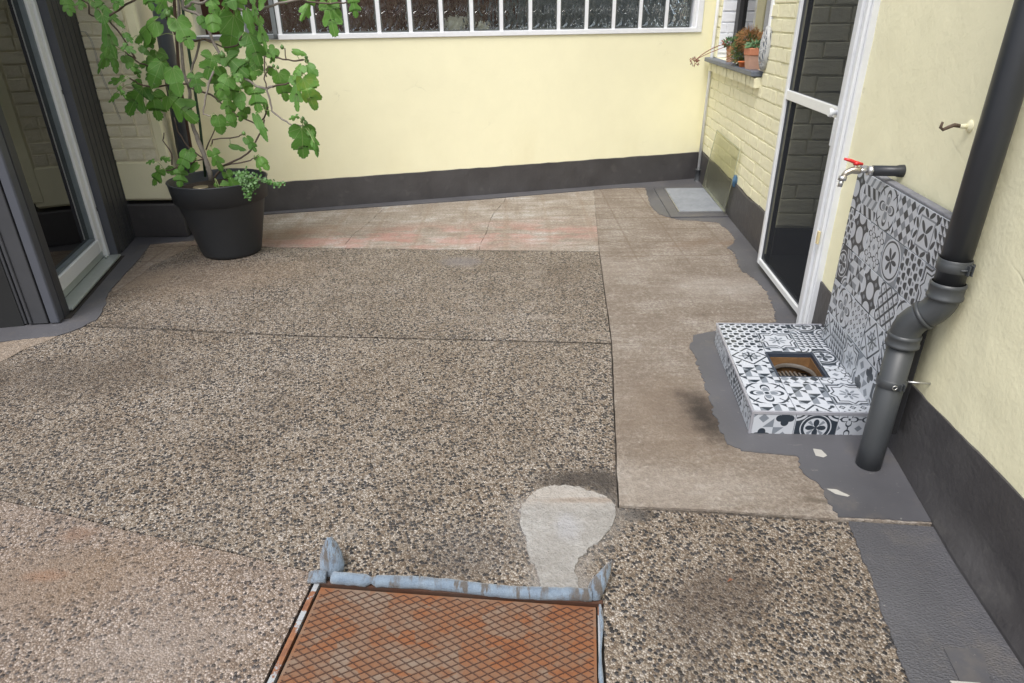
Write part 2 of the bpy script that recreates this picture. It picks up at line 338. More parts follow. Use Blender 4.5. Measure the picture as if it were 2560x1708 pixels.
def m_sheet():
    T = Tr('greenish_acrylic_sheet'); t = T.N('ShaderNodeBsdfTransparent'); t.inputs[0].default_value = (.95, .95, .88, 1)
    dfx = T.N('ShaderNodeBsdfDiffuse'); dfx.inputs[0].default_value = (.40, .41, .33, 1); g = T.N('ShaderNodeBsdfGlossy'); g.inputs['Roughness'].default_value = .12
    a = T.N('ShaderNodeMixShader'); b = T.N('ShaderNodeMixShader'); x, y, z = T.sep(T.pos())
    dirt = T.ss(z, .16, .0) * T.ss(T.noise(9, det=6), .4, .6); T.L(dirt * .3 + .10, a.inputs[0]); b.inputs[0].default_value = .07
    L = T.t.links.new; L(t.outputs[0], a.inputs[1]); L(dfx.outputs[0], a.inputs[2]); L(a.outputs[0], b.inputs[1]); L(g.outputs[0], b.inputs[2]); L(b.outputs[0], T.t.nodes['Material Output'].inputs[0]); return T.m
M['sheet'] = m_sheet()
def m_mesh():
    T = Tr('dark_insect_mesh'); t = T.N('ShaderNodeBsdfTransparent'); dfx = T.N('ShaderNodeBsdfDiffuse'); dfx.inputs[0].default_value = (.034, .037, .043, 1); t.inputs[0].default_value = (.9, .92, .95, 1)
    a = T.N('ShaderNodeMixShader'); x, y, z = T.sep(T.pos()); w = T.noise(2.2, T.map(T.pos(), (1, 1, .4)), det=4)
    T.L(w * .10 + .70, a.inputs[0]); L = T.t.links.new; L(t.outputs[0], a.inputs[1]); L(dfx.outputs[0], a.inputs[2]); L(a.outputs[0], T.t.nodes['Material Output'].inputs[0]); return T.m
M['mesh'] = m_mesh()
def m_block():
    T = Tr('wavy_glass_block'); n = T.noise(11, T.map(T.pos(), (1, 1, .7), (0, .5, .3)), det=1, dist=2.2)
    T.out((.80, .86, .86), .03, T.bump(n, .55, .05), Transmission_Weight=1.0, IOR=1.45); return T.m
M['block'] = m_block()
M['blockside'] = simple('block_edge', (.10, .11, .11), .25, coat=.4)
def m_int(name, a, b, sc): return simple(name, a, .8, var=.6, sc=sc)
M['intbrown'] = m_int('brown_interior', (.10, .045, .03), 0, 3)
M['intgrey'] = m_int('grey_interior', (.13, .14, .15), 0, 3)
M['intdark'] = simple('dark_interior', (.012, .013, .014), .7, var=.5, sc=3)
M['shell'] = simple('cream_shell', (.62, .55, .42), .5, var=.2, sc=30)
M['curtain'] = simple('violet_grey_curtain', (.10, .10, .17), .9, var=.2)

# ---------------------------------------------------------------- mesh helpers
def box(bm, c, sz, M4=None, bev=0.0):
    r = bmesh.ops.create_cube(bm, size=1.0); vs = r['verts']
    for v in vs: v.co = Vector((v.co.x * sz[0], v.co.y * sz[1], v.co.z * sz[2])) + Vector(c)
    if bev:
        es = list({e for v in vs for e in v.link_edges}); n = bmesh.ops.bevel(bm, geom=es, offset=bev, segments=1, affect='EDGES'); vs = list({v for f in n['faces'] for v in f.verts} | {v for v in vs if v.is_valid})
    if M4 is not None:
        for v in vs: v.co = M4 @ v.co
    return vs
def frame_of(w, s=0, z=0, t=0):
    """matrix: local x = along wall (s), y = out of the wall (t), z = up"""
    o = w.at(s, z, t); return Matrix(((w.d[0], w.n[0], 0, o.x), (w.d[1], w.n[1], 0, o.y), (0, 0, 1, o.z), (0, 0, 0, 1)))
def wbox(bm, w, s0, s1, z0, z1, t0, t1, bev=0):
    return box(bm, ((s0 + s1) / 2, (t0 + t1) / 2, (z0 + z1) / 2), (abs(s1 - s0), abs(t1 - t0), abs(z1 - z0)), frame_of(w), bev)
def tube(bm, pts, r, seg=10, caps=True, close=False):
    pts = [Vector(p) for p in pts]; n = len(pts); rs = r if isinstance(r, (list, tuple)) else [r] * n; rings = []
    up = Vector((0, 0, 1)); prev = None
    for i, p in enumerate(pts):
        a = pts[max(i - 1, 0)]; b = pts[min(i + 1, n - 1)]; tg = (b - a).normalized()
        if prev is None: prev = tg.orthogonal().normalized()
        x = (prev - tg * prev.dot(tg)); x = x.normalized() if x.length > 1e-6 else tg.orthogonal().normalized(); prev = x; y = tg.cross(x)
        rings.append([bm.verts.new(p + (x * math.cos(2 * PI * k / seg) + y * math.sin(2 * PI * k / seg)) * rs[i]) for k in range(seg)])
    for i in range(n - 1):
        for k in range(seg):
            f = bm.faces.new((rings[i][k], rings[i][(k + 1) % seg], rings[i + 1][(k + 1) % seg], rings[i + 1][k])); f.smooth = True
    if caps: bm.faces.new(rings[0][::-1]); bm.faces.new(rings[-1])
def lathe(bm, c, prof, seg=32, M4=None):
    c = Vector(c); rings = []
    for r, z in prof:
        rings.append([bm.verts.new(c + Vector((r * math.cos(2 * PI * k / seg), r * math.sin(2 * PI * k / seg), z))) for k in range(seg)] if r > 1e-6 else [bm.verts.new(c + Vector((0, 0, z)))])
    for a, b in zip(rings, rings[1:]):
        for k in range(seg):
            k2 = (k + 1) % seg
            q = [a[k % len(a)], a[k2 % len(a)], b[k2 % len(b)], b[k % len(b)]]; q = list(dict.fromkeys(q))
            if len(q) > 2:
                f = bm.faces.new(q); f.smooth = True
    if M4 is not None:
        for rr in rings:
            for v in rr: v.co = M4 @ v.co
def obj(name, bm, mat, parent=None, smooth=None):
    bmesh.ops.recalc_face_normals(bm, faces=bm.faces) if smooth != 'raw' else None
    me = bpy.data.meshes.new(name); bm.to_mesh(me); bm.free()
    for k in (mat if isinstance(mat, list) else [mat]): me.materials.append(k)
    o = bpy.data.objects.new(name, me); COL.objects.link(o)
    if parent is not None: o.parent = parent
    return o
def inst(name, me, M4, parent, mat=None):
    o = bpy.data.objects.new(name, me); COL.objects.link(o); o.parent = parent; o.matrix_local = parent_inv(parent) @ M4
    if mat is not None: o.material_slots[0].link = 'OBJECT'; o.material_slots[0].material = mat
    return o
def parent_inv(p):
    mm = Matrix.Identity(4)
    while p is not None: mm = p.matrix_basis @ mm; p = p.parent
    return mm.inverted()
def thing(name, label, cat, loc=(0, 0, 0), group=None):
    o = bpy.data.objects.new(name, None); COL.objects.link(o); o.empty_display_size = .05; o['label'] = label; o['category'] = cat
    if group: o['group'] = group
    return o
def tag(o, label, cat, group=None):
    o['label'] = label; o['category'] = cat
    if group: o['group'] = group
    return o
def struct(name, bm, mat, parent=None):
    o = obj(name, bm, mat, parent)
    if parent is None: o['kind'] = 'structure'
    return o
def offset(poly, dd):
    n = len(poly); area = sum(poly[i][0] * poly[(i + 1) % n][1] - poly[(i + 1) % n][0] * poly[i][1] for i in range(n)); sg = 1 if area > 0 else -1; out = []
    for i in range(n):
        a, b, c = poly[i - 1], poly[i], poly[(i + 1) % n]
        def nr(p, q): dx, dy = q[0] - p[0], q[1] - p[1]; l = math.hypot(dx, dy) or 1; return (-dy / l * sg, dx / l * sg)
        n1, n2 = nr(a, b), nr(b, c); sx, sy = n1[0] + n2[0], n1[1] + n2[1]; l = max(.35, (sx * sx + sy * sy) / 2); out.append((b[0] + sx / l * dd, b[1] + sy / l * dd))
    return out
def jag(poly, amp, step, seed=1, dirx=None, skip=()):
    rr = random.Random(seed); out = []; n = len(poly); acc = 0.0
    for i in range(n):
        a, b = poly[i], poly[(i + 1) % n]; L_ = math.hypot(b[0] - a[0], b[1] - a[1]) or 1; k = 1 if i in skip else max(1, int(L_ / step))
        out.append(a)
        for j in range(1, k):
            t = j / k; nx, ny = -(b[1] - a[1]) / L_, (b[0] - a[0]) / L_; w = min(1, 4 * t * (1 - t) + .2)
            q = acc + t * L_; lo_ = NZ.noise(Vector((q * 9, seed * 3.1, 0))) * 1.5 + NZ.noise(Vector((q * 28, seed * 1.7, 4))) * .9
            e = (lo_ * w + rr.gauss(0, .35)) * amp
            if dirx: e += abs(rr.gauss(0, 1)) * amp * .6 * (rr.random() < .5); out.append((a[0] + (b[0] - a[0]) * t + e * dirx[0], a[1] + (b[1] - a[1]) * t + e * dirx[1]))
            else: out.append((a[0] + (b[0] - a[0]) * t + nx * e, a[1] + (b[1] - a[1]) * t + ny * e))
        acc += L_
    return out
def slab(name, poly, z0, z1, mat, parent=None, bev=0.0):
    bm = bmesh.new(); vs = [bm.verts.new((x, y, z0)) for x, y in poly]; f = bm.faces.new(vs)
    if f.normal.z > 0: pass
    r = bmesh.ops.extrude_face_region(bm, geom=[f])
    for v in r['geom']:
        if isinstance(v, bmesh.types.BMVert): v.co.z = z1
    bmesh.ops.triangulate(bm, faces=[f_ for f_ in bm.faces if len(f_.verts) > 4])
    return struct(name, bm, mat, parent)

# ================================================================ GROUND
bm = bmesh.new(); vs = [bm.verts.new(p) for p in ((-60, -60, -.09), (60, -60, -.09), (60, 60, -.09), (-60, 60, -.09))]; bm.faces.new(vs); struct('ground', bm, M['earth'])
bm = bmesh.new(); vs = [bm.verts.new(p) for p in ((-4.2, -2.5, -.03), (3.2, -2.5, -.03), (3.2, 7.0, -.03), (-4.2, 7.0, -.03))]; bm.faces.new(vs); struct('joint_bed', bm, M['bed'])
J1 = [(-60, 741), (150, 746), (420, 756), (700, 771), (1080, 779), (1405, 788)]
BK = [(-60, 560), (440, 563), (620, 567), (1100, 574), (1376, 577)]
VR = [(1362, 425), (1370, 520), (1376, 577), (1390, 680), (1405, 788), (1412, 960), (1421, 1162)]
LB = [(1421, 1162), (1500, 1166), (1640, 1172), (1925, 1194), (2161, 1205), (2225, 1208)]
DG = [(-200, 1102), (0, 1148), (160, 1184), (300, 1220), (520, 1266), (712, 1313)]
def gp(l): return GP(l)
gapw = .0045
c1_ = gp([(1162, 440), (1158, 462), (1133, 489), (1122, 512), (1116, 535), (1104, 556), (1100, 574)]); c2_ = gp([(905, 440), (880, 480), (845, 512), (812, 537), (800, 552), (786, 569)])
top1, top2 = tuple(WR.at(-1.45, 0, -.1)[:2]), tuple(WR.at(-2.3, 0, -.1)[:2])
for q_, sd_ in ((gp([(-60, 560)]) + [(-3.9, 4.9), (-3.9, 5.6), top2] + c2_ + gp([(620, 567), (440, 563)]), 3), ([top2, top1] + c1_ + c2_[::-1], 31), ([top1, (1.9, 6.6)] + gp([(1362, 425), (1370, 520), (1376, 577)]) + c1_[::-1], 32)):
    slab('concrete_strip_rear', jag(offset(q_, .0016), .0022, .02, sd_), -.03, .0, M['conc_rear'])
slabA = gp(BK) + gp([(1390, 680), (1405, 788)]) + gp(J1[::-1][1:])
slab('pebble_slab_rear', jag(offset(slabA, gapw), .0015, .03, 4), -.03, -.001, M['agg1'])
side = gp(VR) + gp(LB[1:]) + [(1.75, 1.8), (2.4, 4.0), (2.7, 6.9), (1.9, 6.9)]
slab('concrete_strip_side', jag(offset(side, -.0005), .0014, .04, 5), -.03, .004, M['conc_side'])
hb = [(788, 1338)]   # hatch corners measured at floor level
HA, HB = GD(735, 1345), GD(1370, 1391)
HD = nd(HB.x - HA.x, HB.y - HA.y); HN = (HD[1], -HD[0]); HWd = math.hypot(HB.x - HA.x, HB.y - HA.y); HL = .80
def hp(a, b): return (HA.x + HD[0] * a + HN[0] * b, HA.y + HD[1] * a + HN[1] * b)
slabB = gp(J1) + gp(VR[5:]) + gp(LB[1:]) + [(1.62, 1.6), (1.5, -1.5)] + [(hp(HWd + .012, 0)[0], -1.5), hp(HWd + .012, HL), hp(HWd + .012, -.03), hp(-.03, -.03)] + gp(DG[::-1]) + [(-4.0, 2.4)]
slab('pebble_slab_middle', jag(offset(slabB, gapw), .0015, .03, 6), -.03, -.002, M['agg2'])
slabC = gp(DG) + [hp(-.03, -.03), hp(-.03, HL), (hp(-.03, HL)[0], -1.5), (-4.0, -1.5)]
slab('pebble_slab_front', jag(offset(slabC, -.0008), .0012, .03, 7), -.03, -.002, M['agg3'])
# tan margin next to the paint on the left
tm = gp([(345, 560), (440, 563), (420, 575), (390, 590), (345, 612), (310, 640), (262, 672), (255, 668), (285, 632), (325, 600)])
slab('concrete_margin', jag(tm, .006, .03, 8), -.002, .0012, M['conc_tan'])
tm = gp([(-90, 790), (0, 787), (60, 778), (135, 770), (110, 782), (60, 800), (20, 822), (-40, 850), (-90, 860)])
slab('concrete_margin', jag(tm, .006, .03, 9), -.002, .0012, M['conc_tan'])
# painted borders
pl = gp([(-90, 788), (0, 785), (70, 778), (130, 772), (175, 757), (222, 735), (243, 700), (248, 674), (285, 632), (322, 592), (345, 562), (400, 556), (446, 552), (440, 500), (250, 470), (120, 600), (-90, 740)])
slab('painted_floor_border', jag(pl, .006, .025, 10, skip=(12, 13, 14, 15)), -.002, .0030, M['fpaint'])
pr = gp([(440, 500), (446, 528), (600, 494), (860, 476), (1100, 459), (1360, 437), (1420, 433), (1480, 432), (1487, 452), (1491, 472), (1512, 494), (1560, 507), (1600, 508), (1645, 513), (1665, 524), (1684, 548), (1684, 560), (1668, 570), (1683, 580), (1690, 605), (1702, 625), (1730, 640), (1748, 660), (1766, 690), (1776, 715), (1781, 742), (1700, 755), (1645, 762), (1590, 772), (1582, 800), (1608, 865), (1632, 930), (1650, 990), (1668, 1022), (1700, 1038), (1790, 1046), (1828, 1050), (1842, 1088), (1872, 1108), (1898, 1150), (1922, 1190)])
pr += gp([(2159, 1202)]) + [tuple(WB.at(.2, 0, -.06)[:2]), tuple(WB.at(1.6, 0, -.06)[:2]), tuple(WA.at(-2.4, 0, -.1)[:2]), tuple(WA.at(.1, 0, -.1)[:2]), tuple(WR.at(-3.0, 0, -.06)[:2]), tuple(WR.at(-4.6, 0, -.1)[:2])]
npr = len(pr); slab('painted_floor_border', jag(pr, .0085, .014, 11, dirx=(1, .15), skip=(41, 42, 43, 44, 45, 46, 47, 48) ), -.002, .0075, M['fpaint'])
pb = gp([(1948, 1197), (1958, 1225), (1975, 1270), (1990, 1300), (2003, 1345), (2020, 1400), (2050, 1470), (2085, 1560), (2110, 1620)]) + [(1.0, -.6), (1.35, -.6)] + [tuple(WB.at(.05, 0, -.05)[:2])] + gp([(2172, 1212)])
slab('painted_floor_border', jag(pb, .004, .012, 12, skip=(9, 10, 11, 12)), -.004, .0015, M['fpaintR'])
sq = gp([(2165, 1490), (2255, 1492), (2275, 1585), (2215, 1592)])
slab('painted_patch', jag(sq, .001, .03, 13), .001, .0050, M['fpaint'])
for k, pts in enumerate(([(1866, 1030), (1885, 1033), (1898, 1046), (1890, 1050), (1872, 1046)], [(1897, 1122), (1920, 1124), (1950, 1138), (1945, 1140), (1918, 1134)])):
    slab('bare_paint_chip', jag(GP(pts, .0075), .001, .01, 20 + k), .003, .0085, M['chip'])
pt = gp([(1197, 1165), (1215, 1140), (1245, 1122), (1272, 1114), (1330, 1118), (1372, 1134), (1408, 1158), (1413, 1185), (1406, 1205), (1385, 1232), (1350, 1258), (1326, 1285), (1318, 1310), (1325, 1340), (1332, 1372), (1232, 1363), (1238, 1330), (1228, 1300), (1212, 1270), (1207, 1240), (1194, 1205)])
slab('mortar_patch', jag(pt, .0065, .007, 14), -.003, .004, M['patch'])
bmq = bmesh.new(); q = GD(2195, 1562, .006)
vs = [bmq.verts.new(GD(x, y, .008)) for x, y in ((2180, 1562), (2250, 1567), (2262, 1590), (2205, 1590))]; bmq.faces.new(vs); r = bmesh.ops.extrude_face_region(bmq, geom=bmq.faces[:])
for v in r['geom']:
    if isinstance(v, bmesh.types.BMVert): v.co.z = .005
tag(obj('paper_card', bmq, M['chip']), 'pale card lying flat in the corner of the painted floor, bottom right', 'card')

# ================================================================ HATCH
hatch = thing('steel_hatch', 'rusty steel floor hatch with raised diamond ribs set in the pebbled floor', 'hatch')
HM = Matrix(((HD[0], HN[0], 0, HA.x), (HD[1], HN[1], 0, HA.y), (0, 0, 1, 0), (0, 0, 0, 1)))
hatch.matrix_basis = Matrix.Identity(4)
bm = bmesh.new(); box(bm, (HWd / 2, HL / 2 + .004, -.004), (HWd - .006, HL, .006), HM); obj('plate', bm, M['rust'], hatch)
bm = bmesh.new()
box(bm, (-.012, HL / 2, -.006), (.014, HL + .02, .014), HM); obj('frame_rail', bm, M['rustframe'], hatch); bm = bmesh.new(); box(bm, (HWd + .0045, HL / 2, -.008), (.005, HL, .012), HM)
obj('frame_rail', bm, M['rustframe'], hatch)
bm = bmesh.new(); box(bm, (HWd / 2, -.013, -.006), (HWd + .03, .012, .014), HM); obj('hinge_edge', bm, M['rustrib'], hatch)
cw, ch = .0365, .0215   # rhomb cell
k = 0
def clipseg(x0, y0, x1, y1, w, h, mg=.010):
    t0, t1 = 0.0, 1.0; dx, dy = x1 - x0, y1 - y0
    for p_, q_ in ((-dx, x0 - mg), (dx, w - mg - x0), (-dy, y0 - mg), (dy, h - mg - y0)):
        if abs(p_) < 1e-9:
            if q_ < 0: return None
        else:
            r_ = q_ / p_
            if p_ < 0: t0 = max(t0, r_)
            else: t1 = min(t1, r_)
    return (x0 + dx * t0, y0 + dy * t0, x0 + dx * t1, y0 + dy * t1) if t1 - t0 > .02 else None
for sgn in (1, -1):
    for i in range(-60, 80):
        x0 = i * cw if sgn > 0 else i * cw; sx = HL / ch * cw
        seg = clipseg(x0, 0, x0 + sgn * sx, HL, HWd, HL)
        if not seg: continue
        a = Vector((seg[0], seg[1], 0)); b = Vector((seg[2], seg[3], 0)); L_ = (b - a).length
        bm = bmesh.new(); w2 = .0014
        for (u0, wz, zz) in ():
            pass
        vs0 = [bm.verts.new(p) for p in ((0, -w2, -.001), (L_, -w2, -.001), (L_, w2, -.001), (0, w2, -.001))]
        vs1 = [bm.verts.new(p) for p in ((.002, -w2 * .4, .0017), (L_ - .002, -w2 * .4, .0017), (L_ - .002, w2 * .4, .0017), (.002, w2 * .4, .0017))]
        bm.faces.new(vs1)
        for j in range(4): bm.faces.new((vs0[j], vs0[(j + 1) % 4], vs1[(j + 1) % 4], vs1[j]))
        an = math.atan2(b.y - a.y, b.x - a.x); LM = HM @ Matrix.Translation(a) @ Matrix.Rotation(an, 4, 'Z')
        for v in bm.verts: v.co = LM @ v.co
        obj('rib', bm, M['rustrib'], hatch)
# blue foam strip
fs = thing('foam_strip', 'pale blue felt foam strip with upturned ends around the rusty hatch edge', 'foam strip')
def hw(a, b, z): p = hp(a, b); return Vector((p[0], p[1], z))
bm = bmesh.new(); n = 46; path = []; rad = []
for i in range(n):
    t = i / (n - 1); path.append(hw(.03 + t * (HWd - .045), -.021 + .003 * math.sin(t * 11) + R_.gauss(0, .0006), .012 + .003 * math.sin(t * 7))); rad.append(.0165 + R_.gauss(0, .0006) - (.008 if abs(t - .16) < .012 else 0))
tube(bm, path, rad, 12); obj('long_strip', bm, M['felt'], fs)
def blade(name, pts, thick, curve):
    """thick foam tab: centreline points with widths"""
    bm = bmesh.new(); rows = []
    for (c, wd, nr) in pts:
        row = []
        for u in (-1, -.5, 0, .5, 1):
            p = c + wd * u + nr * (-(curve) * u * u); row.append(p)
        rows.append([[bm.verts.new(p + nr * (thick / 2)) for p in row], [bm.verts.new(p - nr * (thick / 2)) for p in row]])
    for a, b in zip(rows, rows[1:]):
        for k_ in range(4):
            for L2 in (0, 1):
                f = bm.faces.new((a[L2][k_], a[L2][k_ + 1], b[L2][k_ + 1], b[L2][k_])); f.smooth = True
        bm.faces.new((a[0][0], a[1][0], b[1][0], b[0][0])); bm.faces.new((a[0][4], a[1][4], b[1][4], b[0][4]))
    for rr in (rows[0], rows[-1]):
        for k_ in range(4): bm.faces.new((rr[0][k_], rr[0][k_ + 1], rr[1][k_ + 1], rr[1][k_]))
    bmesh.ops.recalc_face_normals(bm, faces=bm.faces); return obj(name, bm, M['felt'], fs)
nz = Vector((0, -.85, .53))
def up(a, b, z): return hw(a, b, z)
c0 = up(.018, -.032, .005)
blade('upturned_end', [(c0, Vector((.030, 0, 0)), nz), (c0 + Vector((.002, .014, .025)), Vector((.034, 0, .002)), nz), (c0 + Vector((-.002, .03, .052)), Vector((.029, .002, .003)), nz), (c0 + Vector((-.004, .042, .076)), Vector((.019, 0, .003)), nz), (c0 + Vector((-.006, .05, .094)), Vector((.006, 0, 0)), nz)], .010, .012)
blade('curled_tail', [(up(-.038, -.016, .012), Vector((0, .012, .008)), Vector((0, -.5, .85))), (up(-.016, -.014, .02), Vector((0, .014, .009)), Vector((0, -.5, .85))), (up(.012, -.018, .018), Vector((0, .013, .008)), Vector((0, -.5, .85)))], .014, .004)
c1 = up(HWd - .004, -.026, .006)
blade('upturned_end', [(c1 + Vector((-.004, -.012, 0)), Vector((.016, 0, -.002)), nz), (c1 + Vector((.004, .008, .02)), Vector((.026, .004, .004)), nz), (c1 + Vector((.016, .026, .04)), Vector((.026, .006, .006)), nz), (c1 + Vector((.032, .044, .058)), Vector((.015, .006, .006)), nz), (c1 + Vector((.045, .056, .068)), Vector((.004, .002, .002)), nz)], .008, .008)
bm = bmesh.new(); tube(bm, [hw(HWd + .008 + .003 * math.sin(i * .9), i * .035, .004 + .002 * math.sin(i)) for i in range(22)], [.004 + .002 * math.sin(i * 1.3) for i in range(22)], 7); obj('side_strip', bm, M['felt'], fs)

# ================================================================ BRICK MAKER
BR = []
for v_ in range(5):
    rr = random.Random(40 + v_); bm = bmesh.new(); hx, hz, dp, bv = .5, .5, 1.0, .05
    # unit brick: x -.5...5, z -.5...5, y 0 (back) .. 1 (face); face edges softened
    o_ = [(-.5, -.5), (.5, -.5), (.5, .5), (-.5, .5)]; i_ = [(-.488, -.465), (.488, -.465), (.488, .465), (-.488, .465)]
    b0 = [bm.verts.new((x, 0, z)) for x, z in o_]; b1 = [bm.verts.new((x * (1 + rr.uniform(-.008, .008)),   .72 + rr.uniform(-.08, .08), z + rr.uniform(-.03, .03))) for x, z in o_]
    mid = [bm.verts.new((x * .5 + rr.uniform(-.05, .05), .9 + rr.uniform(-.05, .05), (z > 0) * .94 - .47 + rr.uniform(-.025, .025))) for x, z in ((-.0, -.5), (.0, .5))]
    b2 = [bm.verts.new((x, 1 + rr.uniform(-.07, .05), z + rr.uniform(-.02, .02))) for x, z in i_]
    for j in range(4):
        bm.faces.new((b0[j], b0[(j + 1) % 4], b1[(j + 1) % 4], b1[j])).smooth = False; bm.faces.new((b1[j], b1[(j + 1) % 4], b2[(j + 1) % 4], b2[j])).smooth = False
    bmesh.ops.delete(bm, geom=mid, context='VERTS'); bm.faces.new(b2).smooth = False; bmesh.ops.recalc_face_normals(bm, faces=bm.faces)
    me = bpy.data.meshes.new('brick'); bm.to_mesh(me); bm.free(); me.materials.append(M['brickpaint']); BR.append(me)
def bricks(w, s0, s1, z0, z1, course, blen, parent, mat, holes=(), proud=.010, joint=.012, zstuff=1.9, seed=1, t0=0):
    """running bond of separate bricks, the highest courses joined into one"""
    rr = random.Random(seed); sb = bmesh.new(); cnt = 0; k = 0; z = z0
    while z < z1 - .02:
        s = s0 - (blen * .5 if k % 2 else 0) - rr.uniform(0, .03); 
        while s < s1:
            L_ = blen if rr.random() > .18 else blen * .5
            a, b = max(s, s0), min(s + L_ - joint, s1); s += L_
            pieces = [(a, b)]
            for (h0, h1, hz0, hz1) in holes:
                if z + course * .5 > hz0 and z + course * .5 < hz1:
                    np_ = []
                    for (p, q_) in pieces:
                        if q_ <= h0 or p >= h1: np_.append((p, q_))
                        else:
                            if p < h0: np_.append((p, h0))
                            if q_ > h1: np_.append((h1, q_))
                    pieces = np_
            for (p, q_) in pieces:
                if q_ - p < .02: continue
                hh = course - joint
                LM = frame_of(w, (p + q_) / 2, z + hh / 2 + rr.gauss(0, .0012), t0) @ Matrix.Rotation(rr.gauss(0, .006), 4, 'Y') @ Matrix.Rotation(rr.gauss(0, .008), 4, 'Z') @ Matrix.Diagonal((q_ - p, proud * rr.uniform(.75, 1.25), hh * rr.uniform(.96, 1.04), 1))
                me = BR[rr.randrange(5)]
                if z > zstuff:
                    tb = bmesh.new(); tb.from_mesh(me); tb.transform(LM); t_ = bpy.data.meshes.new('t'); tb.to_mesh(t_); tb.free(); sb.from_mesh(t_); bpy.data.meshes.remove(t_)
                else: inst('brick', me, LM, parent, mat); cnt += 1
        z += course; k += 1
    if len(sb.verts): 
        o = obj('upper_bricks', sb, mat, parent); o['kind'] = 'stuff'
    else: sb.free()
    return cnt

# ================================================================ LEFT BRICK PIER
TOP = 3.0
lw = thing('brick_pier', 'beige painted brick wall between the grey clad annex and the fig tree', 'wall')
bm = bmesh.new(); box(bm, (-2.78, LY + .5, TOP / 2 + .15), (.96, 1.0, TOP - .3), None, .02); obj('wall_core', bm, M['brickpaintL'], lw)
bm = bmesh.new(); box(bm, (-2.79, LY + .49, .40), (.96, 1.0, .27), None, .015); obj('render_base', bm, M['cream'], lw)
bm = bmesh.new(); box(bm, (-2.785, LY + .485, .12), (.99, 1.0, .24), None, .01); obj('skirting', bm, M['skirt'], lw)
bm = bmesh.new(); box(bm, (-2.335, LY + .0, TOP / 2 + .15), (.075, .03, TOP - .3), None, .012); obj('corner_bead', bm, M['cream'], lw)
bricks(WL, -3.2, -2.38, .545, TOP, .0765, .215, lw, M['brickpaintL'], seed=3, zstuff=1.75, proud=.012, joint=.012)
# loose wires on the pier
bm = bmesh.new()
for dx in (0, 3):
    tube(bm, [V(x + dx, y, (0, LY - .014 - .004 * dx), (1, 0)) for x, y in ((200, 79), (212, 80), (226, 100), (238, 135), (246, 170), (262, 210), (280, 250), (300, 300))], .0011, 5)
tag(obj('loose_wire', bm, M['plaster_grey']), 'thin grey wires hanging loosely down the beige brick pier', 'wire')

# ================================================================ REAR WALL
rw = thing('rear_wall', 'long cream rendered rear wall with anthracite skirting and glass block window', 'wall')
WZ0, BP = 1.25, .237
bm = bmesh.new(); wbox(bm, WR, -4.75, .30, -.05, WZ0, -.25, 0)
wbox(bm, WR, -.135, .30, WZ0, TOP, -.25, 0); wbox(bm, WR, -4.75, -.135, 1.81, TOP, -.25, 0); wbox(bm, WR, -4.75, -4.12, WZ0, 1.81, -.25, -.001)
obj('render', bm, M['cream'], rw)
bm = bmesh.new(); N_ = 60; 
for (t1, zt) in ((.014, .235),):
    rows = []
    for i in range(N_ + 1):
        s = -4.7 + i * (4.7) / N_; zt_ = .224 + .022 * i / N_ + R_.gauss(0, .0012)
        rows.append([bm.verts.new(WR.at(s, z, t)) for z, t in ((-.02, 0), (-.02, t1 + .004), (zt_ * .5, t1 + R_.gauss(0, .0008)), (zt_, t1 - .002), (zt_ + .002, 0))])
    for a, b in zip(rows, rows[1:]):
        for j in range(4): bm.faces.new((a[j], a[j + 1], b[j + 1], b[j])).smooth = False
obj('skirting', bm, M['skirt'], rw)
# glass block window
bm = bmesh.new(); s_r = -.235
wbox(bm, WR, -4.12, -.135, WZ0, WZ0 + .036, -.09, .012, .003); wbox(bm, WR, -.19, -.135, WZ0 + .036, 1.81, -.09, .012, .003)
divs = [s_r - BP * i for i in range(16)]
for i, s in enumerate(divs):
    if i == 0: wbox(bm, WR, s + .012, -.19, WZ0 + .036, 1.81, -.08, .004)
    else: wbox(bm, WR, s - .014, s + .014, WZ0 + .036, 1.81, -.08, .004)
wbox(bm, WR, divs[15] + .02, divs[0], 1.53, 1.558, -.081, .003); wbox(bm, WR, -4.12, -.135, 1.795, 1.811, -.08, .003)
obj('white_joint_frame', bm, M['white'], rw)
def block_mesh():
    bm = bmesh.new(); w, h, t = BP - .030, BP - .002, .075
    box(bm, (0, 0, 0), (w, t, h), None, .006); me = bpy.data.meshes.new('glass_block'); bm.to_mesh(me); bm.free(); me.materials.append(M['block']); return me
gb = block_mesh()
def rim_mesh():
    bm = bmesh.new(); w, h = BP - .030, BP - .002
    for (cx, cz, sx, sz) in ((0, h / 2 - .0045, w, .009), (0, -h / 2 + .0045, w, .009), (w / 2 - .0045, 0, .009, h), (-w / 2 + .0045, 0, .009, h)): box(bm, (cx, .0385, cz), (sx, .004, sz))
    me = bpy.data.meshes.new('block_rim'); bm.to_mesh(me); bm.free(); me.materials.append(M['blockside']); return me
rim = rim_mesh()
for row in range(2):
    for i in range(15):
        zc = WZ0 + .036 + .122 + row * .262
        LM = frame_of(WR, divs[i] - BP / 2, zc, -.042)
        o = inst('glass_block', gb, LM, rw); inst('block_rim', rim, LM, o)
# grey steel vent frame round one block at the left end
bm = bmesh.new(); a, _ = WR.hit(690, 60); b, _ = WR.hit(610, 60)
for (x0, x1, z0, z1) in ((a - .03, a, WZ0 + .006, 1.6), (b, b + .03, WZ0 + .006, 1.6), (b, a, WZ0 + .006, WZ0 + .036), (b - .6, b, WZ0 + .006, WZ0 + .03)): wbox(bm, WR, x0, x1, z0, z1, .004, .020, .002)
obj('steel_vent_frame', bm, simple('grey_steel_frame', (.22, .24, .26), .5, .4), rw)
